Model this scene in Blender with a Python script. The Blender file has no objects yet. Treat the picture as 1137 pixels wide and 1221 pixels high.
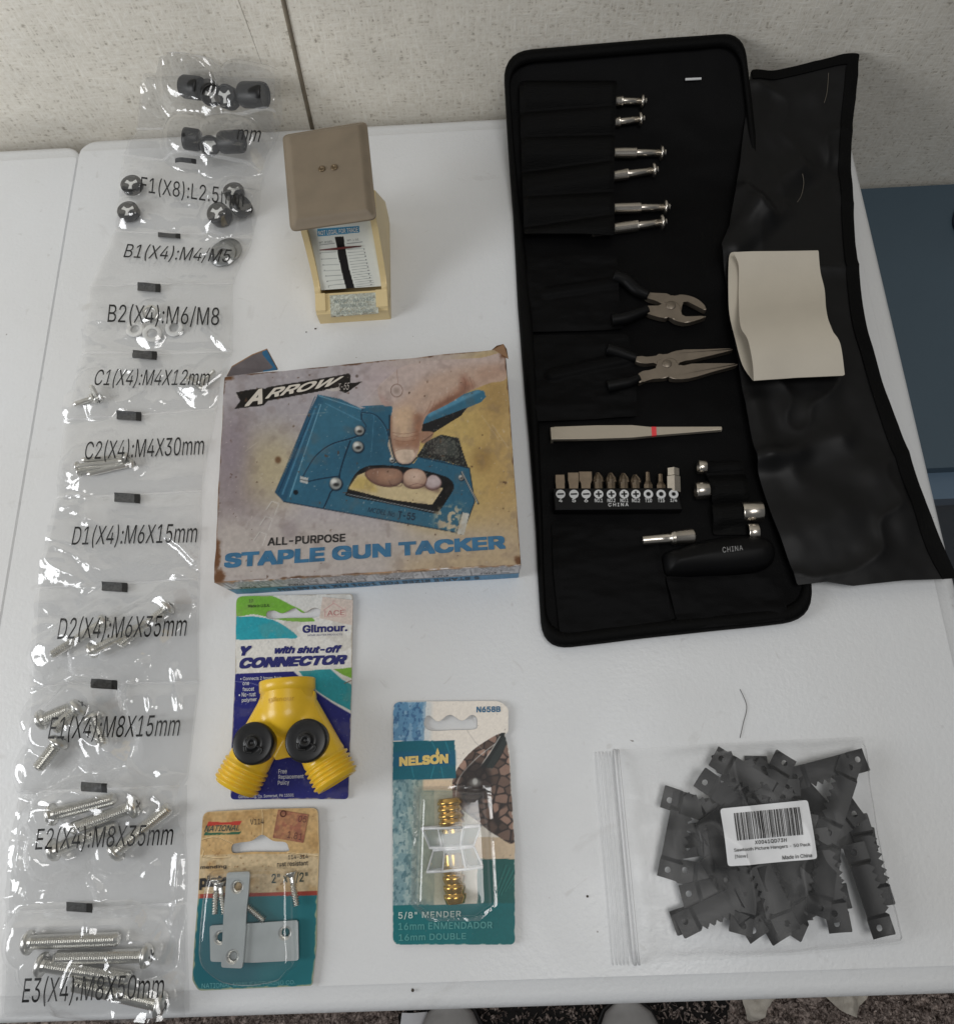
import bpy, bmesh, math, random
import numpy as np
from mathutils import Vector, Matrix
from mathutils.geometry import delaunay_2d_cdt
rng = np.random.RandomState(7)
random.seed(7)
SC = bpy.context.scene
COL = SC.collection

# ------------------------------------------------------------------ camera, world, light
FOC, CX, CY = 948.6875, 579.0263, 588.8353            # in pixels of a 1137 x 1221 frame
CAM = np.array([0.32603, 0.12217, 0.49864])
ROT = np.array([[0.998801, 0.044620, 0.020141], [-0.035446, 0.942921, -0.331123], [-0.033766, 0.330012, 0.943373]])
cam = bpy.data.cameras.new('camera')
camo = bpy.data.objects.new('camera', cam); COL.objects.link(camo)
m = Matrix.Identity(4)
for i in range(3):
    for j in range(3): m[i][j] = ROT[i][j]
    m[i][3] = CAM[i]
camo.matrix_world = m
cam.sensor_fit = 'HORIZONTAL'; cam.sensor_width = 36.0
cam.lens = 36.0 * FOC / 1137
cam.shift_x = (568.5 - CX) / 1137
cam.shift_y = (CY - 610.5) / 1137
cam.clip_start = 0.01; cam.clip_end = 50
SC.camera = camo

world = bpy.data.worlds.new('World'); SC.world = world; world.use_nodes = True
bg = world.node_tree.nodes['Background']
bg.inputs[0].default_value = (0.94, 0.97, 1.0, 1); bg.inputs[1].default_value = 0.125

def area(name, loc, target, sx, sy, power, col):
    l = bpy.data.lights.new(name, 'AREA'); l.shape = 'RECTANGLE'; l.size = sx; l.size_y = sy
    l.energy = power; l.color = col
    o = bpy.data.objects.new(name, l); COL.objects.link(o)
    o.location = loc
    o.rotation_euler = (Vector(target) - Vector(loc)).to_track_quat('-Z', 'Y').to_euler()
    return o
area('window_light', (-0.60, 0.06, 0.48), (0.25, 0.46, 0.0), 0.36, 0.48, 4.3, (0.97, 0.985, 1.0))
area('overhead_fill', (0.62, -0.06, 1.70), (0.55, 0.05, 0.0), 0.8, 0.6, 8.6, (1.0, 0.99, 0.975))  # unseen soft lamp, added overhead to lift the table's right half

vs = SC.view_settings
SC.display_settings.display_device = 'sRGB'
vs.view_transform = 'Standard'; vs.look = 'None'; vs.exposure = 0.0; vs.gamma = 1.0; vs.use_curve_mapping = False
SC.cycles.transparent_max_bounces = 32
SC.cycles.max_bounces = 10
SC.cycles.glossy_bounces = 4
SC.cycles.use_denoising = True
SC.cycles.sample_clamp_indirect = 4.0

# ------------------------------------------------------------------ projection helpers
def rays(px):
    px = np.asarray(px, float).reshape(-1, 2)
    d = np.stack([(px[:, 0] - CX) / FOC, -(px[:, 1] - CY) / FOC, -np.ones(len(px))], 1)
    return d @ ROT.T
def to_px(P):
    c = (np.asarray(P, float).reshape(-1, 3) - CAM) @ ROT
    return np.stack([CX + FOC * c[:, 0] / -c[:, 2], CY - FOC * c[:, 1] / -c[:, 2]], 1)

class Frame:
    """A plane in the world: point (a, b, h) -> O + a ex + b ey + h n."""
    def __init__(s, O=(0, 0, 0), ex=(1, 0, 0), ey=(0, 1, 0)):
        s.O = np.array(O, float); s.ex = np.array(ex, float); s.ey = np.array(ey, float)
        s.ex /= np.linalg.norm(s.ex)
        s.ey -= s.ex * (s.ey @ s.ex); s.ey /= np.linalg.norm(s.ey)
        s.n = np.cross(s.ex, s.ey)
    def world(s, a, b, h):
        a, b, h = np.broadcast_arrays(np.asarray(a, float), np.asarray(b, float), np.asarray(h, float))
        return s.O + a[..., None] * s.ex + b[..., None] * s.ey + h[..., None] * s.n
    def hit(s, px, zf=0.0, n=14):
        """Where the sight lines through PX meet the surface h = zf(a, b); returns (N,3) a, b, h."""
        d = rays(px); q = CAM - s.O
        da, db, dh = d @ s.ex, d @ s.ey, d @ s.n
        qa, qb, qh = q @ s.ex, q @ s.ey, q @ s.n
        h = np.zeros(len(d))
        for _ in range(n):
            t = (h - qh) / dh
            a, b = qa + da * t, qb + db * t
            if not callable(zf):
                h = np.full(len(d), float(zf))
            else:
                h = 0.3 * h + 0.7 * zf(a, b)
        t = (h - qh) / dh
        return np.stack([qa + da * t, qb + db * t, h], 1)
G = Frame()
def P(x, y, z=0.0):
    return G.hit([(x, y)], z)[0] if not callable(z) else G.hit([(x, y)], z, 30)[0]
def zoomer(ox, oy, s):
    return lambda pts: [(ox + x / s, oy + y / s) for x, y in pts]

# ------------------------------------------------------------------ noise
def _h(ix, iy, seed):
    n = (ix.astype(np.int64) * 374761393 + iy.astype(np.int64) * 668265263 + seed * 1442695041) & 0xffffffff
    n = ((n ^ (n >> 13)) * 1274126177) & 0xffffffff
    return ((n ^ (n >> 16)) & 0xffff) / 65535.0
def vn(x, y, seed=0):
    x = np.asarray(x, float); y = np.asarray(y, float)
    ix, iy = np.floor(x), np.floor(y); fx, fy = x - ix, y - iy
    fx = fx * fx * (3 - 2 * fx); fy = fy * fy * (3 - 2 * fy)
    a = _h(ix, iy, seed) * (1 - fx) + _h(ix + 1, iy, seed) * fx
    b = _h(ix, iy + 1, seed) * (1 - fx) + _h(ix + 1, iy + 1, seed) * fx
    return a * (1 - fy) + b * fy
def fbm(x, y, seed=0, o=4):
    v, a, t = 0, .5, 0
    for k in range(o):
        v = v + a * vn(x * 2 ** k, y * 2 ** k, seed + 17 * k); t += a; a *= .5
    return v / t
def sstep(e0, e1, x):
    t = np.clip((x - e0) / (e1 - e0), 0, 1); return t * t * (3 - 2 * t)
def rot2(x, y, a):
    c, s = math.cos(a), math.sin(a); return c * x - s * y, s * x + c * y

# ------------------------------------------------------------------ materials
def lin(c):
    c = np.asarray(c, float) / 255.0
    return np.where(c <= .04045, c / 12.92, ((c + .055) / 1.055) ** 2.4)
MATS = {}
def mat(name, rgb=(200, 200, 200), rough=.5, metal=0.0, spec=.5, var=0.0, vscale=60.0, bump=0.0, bscale=300.0, bdist=.001, gain=1.0, attr=False, coat=0.0, sheen=0.0, aniso=None, brough=0.0, rnd=0.0):
    if name in MATS: return MATS[name]
    M = bpy.data.materials.new(name); M.use_nodes = True; MATS[name] = M
    nt = M.node_tree; N, L = nt.nodes, nt.links
    b = N['Principled BSDF']
    b.inputs['Roughness'].default_value = rough; b.inputs['Metallic'].default_value = metal
    b.inputs['Specular IOR Level'].default_value = spec
    b.inputs['Coat Weight'].default_value = coat
    b.inputs['Sheen Weight'].default_value = sheen
    tc = N.new('ShaderNodeTexCoord')
    base = None
    if attr:
        at = N.new('ShaderNodeAttribute'); at.attribute_name = 'Col'; base = at.outputs['Color']
    else:
        c = N.new('ShaderNodeRGB'); v = lin(rgb) * gain; c.outputs[0].default_value = (*v, 1); base = c.outputs[0]
    if var > 0:
        no = N.new('ShaderNodeTexNoise'); no.inputs['Scale'].default_value = vscale; no.inputs['Detail'].default_value = 6
        L.new(tc.outputs['Object'], no.inputs['Vector'])
        mr = N.new('ShaderNodeMapRange'); mr.inputs['To Min'].default_value = 1 - var; mr.inputs['To Max'].default_value = 1 + var
        mr.inputs['From Min'].default_value = .25; mr.inputs['From Max'].default_value = .75
        L.new(no.outputs['Fac'], mr.inputs['Value'])
        mx = N.new('ShaderNodeMix'); mx.data_type = 'RGBA'; mx.blend_type = 'MULTIPLY'; mx.inputs['Factor'].default_value = 1
        L.new(base, mx.inputs['A']); L.new(mr.outputs[0], mx.inputs['B']); base = mx.outputs['Result']
        if brough:
            m2 = N.new('ShaderNodeMapRange'); m2.inputs['To Min'].default_value = max(0, rough - brough); m2.inputs['To Max'].default_value = min(1, rough + brough)
            m2.inputs['From Min'].default_value = .3; m2.inputs['From Max'].default_value = .7
            L.new(no.outputs['Fac'], m2.inputs['Value']); L.new(m2.outputs[0], b.inputs['Roughness'])
    if rnd:                            # each copy a little lighter or darker
        oi = N.new('ShaderNodeObjectInfo'); m3 = N.new('ShaderNodeMapRange'); m3.inputs['To Min'].default_value = 1 - rnd; m3.inputs['To Max'].default_value = 1 + 2 * rnd
        L.new(oi.outputs['Random'], m3.inputs['Value']); mx2 = N.new('ShaderNodeMix'); mx2.data_type = 'RGBA'; mx2.blend_type = 'MULTIPLY'; mx2.inputs['Factor'].default_value = 1
        L.new(base, mx2.inputs['A']); L.new(m3.outputs[0], mx2.inputs['B']); base = mx2.outputs['Result']
    L.new(base, b.inputs['Base Color'])
    if bump > 0:
        nb = N.new('ShaderNodeTexNoise'); nb.inputs['Scale'].default_value = bscale; nb.inputs['Detail'].default_value = 5
        if aniso:
            mp = N.new('ShaderNodeMapping'); mp.inputs['Scale'].default_value = aniso
            L.new(tc.outputs['Object'], mp.inputs['Vector']); L.new(mp.outputs[0], nb.inputs['Vector'])
        else:
            L.new(tc.outputs['Object'], nb.inputs['Vector'])
        bu = N.new('ShaderNodeBump'); bu.inputs['Strength'].default_value = bump; bu.inputs['Distance'].default_value = bdist
        L.new(nb.outputs['Fac'], bu.inputs['Height']); L.new(bu.outputs[0], b.inputs['Normal'])
    return M

def film(name, haze=.06, rough=.07, gloss=1.6, bump=.25, bscale=90.0, tint=(1, 1, 1), hazecol=(.85, .86, .87)):
    """Thin clear plastic: mostly see-through, mirror-like at its creases, a little milky."""
    if name in MATS: return MATS[name]
    M = bpy.data.materials.new(name); M.use_nodes = True; MATS[name] = M
    nt = M.node_tree; N, L = nt.nodes, nt.links; N.clear()
    out = N.new('ShaderNodeOutputMaterial')
    tr = N.new('ShaderNodeBsdfTransparent'); tr.inputs[0].default_value = (*tint, 1)
    gl = N.new('ShaderNodeBsdfGlossy'); gl.inputs['Roughness'].default_value = rough
    df = N.new('ShaderNodeBsdfDiffuse'); df.inputs[0].default_value = (*hazecol, 1)
    fr = N.new('ShaderNodeLayerWeight'); fr.inputs['Blend'].default_value = .5
    pw = N.new('ShaderNodeMath'); pw.operation = 'POWER'; pw.inputs[1].default_value = 5.0
    mu = N.new('ShaderNodeMath'); mu.operation = 'MULTIPLY_ADD'; mu.inputs[1].default_value = .8; mu.inputs[2].default_value = .04 * gloss; mu.use_clamp = True
    m1 = N.new('ShaderNodeMixShader'); m2 = N.new('ShaderNodeMixShader'); m2.inputs[0].default_value = haze
    if bump:
        tc = N.new('ShaderNodeTexCoord'); no = N.new('ShaderNodeTexNoise'); no.inputs['Scale'].default_value = bscale; no.inputs['Detail'].default_value = 3
        no.inputs['Distortion'].default_value = 1.5
        bu = N.new('ShaderNodeBump'); bu.inputs['Strength'].default_value = bump; bu.inputs['Distance'].default_value = .002
        L.new(tc.outputs['Object'], no.inputs['Vector']); L.new(no.outputs['Fac'], bu.inputs['Height'])
        L.new(bu.outputs[0], gl.inputs['Normal']); L.new(bu.outputs[0], fr.inputs['Normal'])
    L.new(fr.outputs['Facing'], pw.inputs[0]); L.new(pw.outputs[0], mu.inputs[0]); L.new(mu.outputs[0], m1.inputs[0])
    L.new(tr.outputs[0], m1.inputs[1]); L.new(gl.outputs[0], m1.inputs[2])
    L.new(m1.outputs[0], m2.inputs[1]); L.new(df.outputs[0], m2.inputs[2])
    L.new(m2.outputs[0], out.inputs['Surface'])
    return M

# ------------------------------------------------------------------ mesh collecting
WL = {}                                               # world location of every object made
def put(o, parent, loc):
    WL[o.name] = np.array(loc, float)
    if parent is not None:
        o.parent = parent; o.location = Vector(np.array(loc, float) - WL[parent.name])
    else:
        o.location = Vector(loc)
    COL.objects.link(o); return o
def tag(o, label=None, cat=None, group=None, kind=None):
    for k, v in (('label', label), ('category', cat), ('group', group), ('kind', kind)):
        if v: o[k] = v
    return o
def thing(name, label, cat, loc, group=None):
    o = bpy.data.objects.new(name, None); o.empty_display_size = .02
    put(o, None, loc); return tag(o, label, cat, group)
def copy_tree(o, parent=None):
    c = o.copy(); COL.objects.link(c)
    if parent is not None: c.parent = parent
    for ch in list(o.children): copy_tree(ch, c)
    return c

def fill_outline(V, E):
    """Triangles inside letter outlines whose strokes may overlap (non-zero winding)."""
    if not len(V): return V, []
    vo, eo_, fo__, *_ = delaunay_2d_cdt([Vector(v) for v in V], E, [], 0, 1e-6)
    W = np.array([v[:] for v in vo]); F = [f for f in fo__ if len(f) == 3]
    T_ = W[np.array(F)]; c = T_.mean(1); wn = np.zeros(len(c), int)
    for i, j in E:
        (x0, y0), (x1, y1) = V[i], V[j]
        side = (x1 - x0) * (c[:, 1] - y0) - (c[:, 0] - x0) * (y1 - y0)
        wn += ((y0 <= c[:, 1]) & (y1 > c[:, 1]) & (side > 0)).astype(int) - ((y0 > c[:, 1]) & (y1 <= c[:, 1]) & (side < 0)).astype(int)
    return W, [list(f) for f, k in zip(F, wn) if k]
def house_font():
    try:
        import os
        return bpy.data.fonts.load(os.path.join(bpy.utils.system_resource('DATAFILES', path='fonts'), 'Inter.woff2'))
    except Exception:
        return None
FONT = house_font()
class MB:
    def __init__(s):
        s.v = []; s.f = []; s.m = []; s.sm = []; s.c = []; s.mats = []; s.n = 0
    def mi(s, M):
        if M not in s.mats: s.mats.append(M)
        return s.mats.index(M)
    def add(s, V, F, M, smooth=False, C=None):
        V = np.asarray(V, float).reshape(-1, 3); k = s.mi(M)
        s.v.append(V); s.c.append(np.ones((len(V), 3)) if C is None else np.asarray(C, float))
        n = s.n
        s.f.extend([[i + n for i in f] for f in F]); s.m.extend([k] * len(F)); s.sm.extend([smooth] * len(F))
        s.n += len(V); return s
    def build(s, name, parent=None, loc=None):
        V = np.concatenate(s.v)
        if loc is None:
            loc = WL[parent.name] if parent is not None else np.array([(V[:, 0].min() + V[:, 0].max()) / 2, (V[:, 1].min() + V[:, 1].max()) / 2, V[:, 2].min()])
        me = bpy.data.meshes.new(name)
        me.from_pydata((V - np.asarray(loc)).tolist(), [], s.f)
        for M in s.mats: me.materials.append(M)
        me.polygons.foreach_set('material_index', s.m); me.polygons.foreach_set('use_smooth', s.sm)
        C = np.concatenate(s.c)
        if (C != 1).any():
            at = me.color_attributes.new('Col', 'FLOAT_COLOR', 'POINT')
            at.data.foreach_set('color', np.concatenate([C, np.ones((len(C), 1))], 1).astype(np.float32).ravel())
        me.update()
        return put(bpy.data.objects.new(name, me), parent, loc)
    # ---- primitives
    def box(s, lo, hi, M, fr=None):
        fr = fr or G
        a = [(x, y, z) for z in (lo[2], hi[2]) for y in (lo[1], hi[1]) for x in (lo[0], hi[0])]
        V = np.array([fr.world(*q) for q in a])
        return s.add(V, [(0, 2, 3, 1), (4, 5, 7, 6), (0, 1, 5, 4), (2, 6, 7, 3), (0, 4, 6, 2), (1, 3, 7, 5)], M)
    def prism(s, pts, z0, z1, M, bev=0.0, fr=None, seg=2, smooth=True):
        """Outline PTS in (a, b), from height z0 to z1, upper rim rounded."""
        fr = fr or G
        pts = [tuple(p[:2]) for p in pts]
        ar = sum(pts[i][0] * pts[(i + 1) % len(pts)][1] - pts[(i + 1) % len(pts)][0] * pts[i][1] for i in range(len(pts)))
        if ar < 0: pts = pts[::-1]
        bm = bmesh.new()
        lo = [bm.verts.new((x, y, z0)) for x, y in pts]; hi = [bm.verts.new((x, y, z1)) for x, y in pts]
        n = len(pts)
        bm.faces.new(lo[::-1]); top = bm.faces.new(hi)
        for i in range(n): bm.faces.new((lo[i], lo[(i + 1) % n], hi[(i + 1) % n], hi[i]))
        if bev: bmesh.ops.bevel(bm, geom=list(top.edges), offset=bev, segments=seg, profile=.5, affect='EDGES')
        bmesh.ops.triangulate(bm, faces=[f for f in bm.faces if len(f.verts) > 4])
        bm.verts.index_update()
        V = np.array([v.co for v in bm.verts]); F = [[v.index for v in f.verts] for f in bm.faces]
        bm.free()
        return s.add(fr.world(V[:, 0], V[:, 1], V[:, 2]), F, M, False)
    def lathe(s, p0, p1, prof, M, seg=20, absolute=True, caps=True, smooth=True, facet=0, squash=1.0, up=None):
        """Profile [(distance along p0->p1, radius)] turned round that axis."""
        p0 = np.array(p0, float); p1 = np.array(p1, float); d = p1 - p0; Ln = np.linalg.norm(d); d /= Ln
        u = np.array([0, 0, 1.0]) if abs(d[2]) < .9 else np.array([1.0, 0, 0])
        u = u - d * (u @ d); u /= np.linalg.norm(u); w = np.cross(d, u)
        k = len(prof); th = np.linspace(0, 2 * math.pi, seg, endpoint=False) + facet
        V = []
        for t, r in prof:
            t = t if absolute else t * Ln
            V.append(p0 + d * t + r * (np.cos(th)[:, None] * u * squash + np.sin(th)[:, None] * w))
        V = np.concatenate(V)
        F = [(i * seg + j, i * seg + (j + 1) % seg, (i + 1) * seg + (j + 1) % seg, (i + 1) * seg + j) for i in range(k - 1) for j in range(seg)]
        s.add(V, F, M, smooth)
        if caps:
            for q, rev in ((0, True), (k - 1, False)):
                if prof[q][1] > 1e-6:
                    ring = V[q * seg:(q + 1) * seg]
                    s.add(ring, [list(range(seg))[::-1] if rev else list(range(seg))], M, False)
        return s
    def tube(s, pts, r, M, seg=8):
        pts = np.asarray(pts, float); n = len(pts)
        R = np.broadcast_to(np.asarray(r, float), (n,))
        V = []
        for i in range(n):
            d = pts[min(i + 1, n - 1)] - pts[max(i - 1, 0)]; d /= np.linalg.norm(d) + 1e-12
            u = np.array([0, 0, 1.0]) if abs(d[2]) < .9 else np.array([1.0, 0, 0])
            u = u - d * (u @ d); u /= np.linalg.norm(u); w = np.cross(d, u)
            th = np.linspace(0, 2 * math.pi, seg, endpoint=False)
            V.append(pts[i] + R[i] * (np.cos(th)[:, None] * u + np.sin(th)[:, None] * w))
        V = np.concatenate(V)
        F = [(i * seg + j, i * seg + (j + 1) % seg, (i + 1) * seg + (j + 1) % seg, (i + 1) * seg + j) for i in range(n - 1) for j in range(seg)]
        F += [list(range(seg))[::-1], [(n - 1) * seg + j for j in range(seg)]]
        return s.add(V, F, M, True)
    def sheet(s, outline, zf, M, step=.0007, thick=.0004, holes=(), color=None, fr=None, side=None, smooth=True, bottom=True):
        """A skin with the given outline (a, b) lying at h = zf(a, b), holes cut out, edges snapped to the outline."""
        fr = fr or G
        loops = [np.asarray(outline, float)[:, :2]] + [np.asarray(h, float)[:, :2] for h in holes]
        o = loops[0]; lo, hi = o.min(0), o.max(0)
        nx = max(2, int(math.ceil((hi[0] - lo[0]) / step))); ny = max(2, int(math.ceil((hi[1] - lo[1]) / step)))
        gx = np.linspace(lo[0], hi[0], nx + 1); gy = np.linspace(lo[1], hi[1], ny + 1)
        cx, cy = np.meshgrid((gx[1:] + gx[:-1]) / 2, (gy[1:] + gy[:-1]) / 2)
        keep = inside(cx.ravel(), cy.ravel(), loops).reshape(ny, nx)
        A, B = np.meshgrid(gx, gy); A = A.ravel(); B = B.ravel()
        J, I = np.nonzero(keep); W = nx + 1
        q = np.stack([J * W + I, J * W + I + 1, (J + 1) * W + I + 1, (J + 1) * W + I], 1)
        e = np.concatenate([q[:, [0, 1]], q[:, [1, 2]], q[:, [2, 3]], q[:, [3, 0]]])
        key = np.sort(e, 1); kk = key[:, 0].astype(np.int64) * (W * (ny + 2)) + key[:, 1]
        u, idx, cnt = np.unique(kk, return_index=True, return_counts=True)
        be = e[idx[cnt == 1]]
        bv = np.unique(be)
        pa, pb, dd = nearest(A[bv], B[bv], loops)
        ok = dd < 1.1 * step
        A[bv[ok]] = pa[ok]; B[bv[ok]] = pb[ok]
        used, inv = np.unique(q, return_inverse=True); q = inv.reshape(q.shape)
        remap = np.full(len(A), -1); remap[used] = np.arange(len(used)); be = remap[be]
        a, b = A[used], B[used]; h = zf(a, b) if callable(zf) else np.full(len(a), float(zf))
        T = fr.world(a, b, h)
        C = None
        if color is not None: C = color(a, b, T)
        s.add(T, q.tolist(), M, smooth, C)
        if thick:
            S = side or M
            bvv = np.unique(be); rm = np.full(len(a), -1); rm[bvv] = np.arange(len(bvv)); k = len(bvv)
            Vt = T[bvv]; Vb = fr.world(a[bvv], b[bvv], h[bvv] - thick)
            Cs = None if C is None else np.concatenate([C[bvv], C[bvv]])
            s.add(np.concatenate([Vt, Vb]), [(rm[y_], rm[x_], rm[x_] + k, rm[y_] + k) for x_, y_ in be.tolist()], S, False, Cs)
            if bottom:
                s.add(fr.world(a, b, h - thick), q[:, ::-1].tolist(), S, smooth, C)
        return s
    def text(s, body, quad, M, zf=0.0, off=.0002, fr=None, bold=0.0, shear=0.0, space=1.0):
        """Lettering whose ink box fills the quadrilateral TL, TR, BR, BL given in picture pixels on the surface."""
        fr = fr or G
        cu = bpy.data.curves.new('lettering', 'FONT'); cu.body = body; cu.size = 1; cu.shear = shear
        cu.resolution_u = 3
        if FONT is not None: cu.font = FONT
        cu.space_character = space; cu.fill_mode = 'NONE'
        o = bpy.data.objects.new('lettering', cu)
        me = o.to_mesh()
        V, F = fill_outline(np.array([v.co[:2] for v in me.vertices]).reshape(-1, 2), [tuple(e.vertices) for e in me.edges])
        o.to_mesh_clear(); bpy.data.objects.remove(o); bpy.data.curves.remove(cu)
        if not len(V): return s
        if bold:                       # heavier strokes: the letters laid over themselves, nudged round a small circle
            bold *= 1.0; n0 = len(V); k_ = [(0, 0)] + [(i_, j_) for i_ in (-1, 0, 1) for j_ in (-1, 0, 1) if i_ or j_]
            V = np.concatenate([V + np.array(q) * bold for q in k_]); F = [[i + n0 * j for i in f] for j in range(9) for f in F]
            off = off + np.repeat(np.arange(9) * .000012, n0)
        lo, hi = V.min(0), V.max(0); uv = (V - lo) / (hi - lo + 1e-9)
        TL, TR, BR, BL = [np.array(q, float) for q in quad]
        u, v = uv[:, :1], uv[:, 1:]
        px = (BL * (1 - u) + BR * u) * (1 - v) + (TL * (1 - u) + TR * u) * v
        q = fr.hit(px, zf, 20)
        z = zf(q[:, 0], q[:, 1]) if callable(zf) else zf
        T = fr.world(q[:, 0], q[:, 1], z + off)
        # keep faces turned the way the surface faces
        f0 = []
        for f in F:
            a, b, c = q[f[0]][:2], q[f[1]][:2], q[f[2]][:2]
            f0.append(f if (b - a)[0] * (c - a)[1] - (b - a)[1] * (c - a)[0] > 0 else f[::-1])
        return s.add(T, f0, M, False)

def inside(x, y, loops):
    c = np.zeros(len(x), bool)
    for o in loops:
        n = len(o)
        for i in range(n):
            x0, y0 = o[i]; x1, y1 = o[(i + 1) % n]
            if y0 == y1: continue
            hit = ((y0 > y) != (y1 > y)) & (x < (x1 - x0) * (y - y0) / (y1 - y0) + x0)
            c ^= hit
    return c
def nearest(x, y, loops):
    bx = x.copy(); by = y.copy(); bd = np.full(len(x), 1e9)
    for o in loops:
        n = len(o)
        for i in range(n):
            x0, y0 = o[i]; dx, dy = o[(i + 1) % n] - o[i]
            t = np.clip(((x - x0) * dx + (y - y0) * dy) / (dx * dx + dy * dy + 1e-18), 0, 1)
            px, py = x0 + t * dx, y0 + t * dy; d = np.hypot(px - x, py - y)
            w = d < bd; bx[w] = px[w]; by[w] = py[w]; bd[w] = d[w]
    return bx, by, bd
def curve(pts, n=6, closed=True):
    """Catmull-Rom through PTS."""
    p = np.asarray(pts, float); k = len(p); out = []
    for i in range(k if closed else k - 1):
        g = (lambda j: p[j % k]) if closed else (lambda j: p[min(max(j, 0), k - 1)])
        a, b, c, d = g(i - 1), g(i), g(i + 1), g(i + 2)
        for t in np.linspace(0, 1, n, endpoint=False):
            out.append(.5 * (2 * b + (c - a) * t + (2 * a - 5 * b + 4 * c - d) * t * t + (3 * b - a - 3 * c + d) * t ** 3))
    if not closed: out.append(p[-1])
    return np.array(out)
def rounded(pts, r, n=5):
    """Polygon with its corners rounded by r (same unit)."""
    p = np.asarray(pts, float)[:, :2]; k = len(p); out = []
    rr = np.broadcast_to(np.asarray(r, float), (k,))
    for i in range(k):
        a, b, c = p[i - 1], p[i], p[(i + 1) % k]
        u = (a - b) / np.linalg.norm(a - b); w = (c - b) / np.linalg.norm(c - b)
        q = min(rr[i], .45 * np.linalg.norm(a - b), .45 * np.linalg.norm(c - b))
        if q < 1e-7: out.append(b); continue
        for t in np.linspace(0, 1, n):
            out.append((1 - t) ** 2 * (b + u * q) + 2 * t * (1 - t) * b + t * t * (b + w * q))
    return np.array(out)
def hits(pts, zf=0.0, fr=None):
    return (fr or G).hit(pts, zf, 20)[:, :2]

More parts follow.
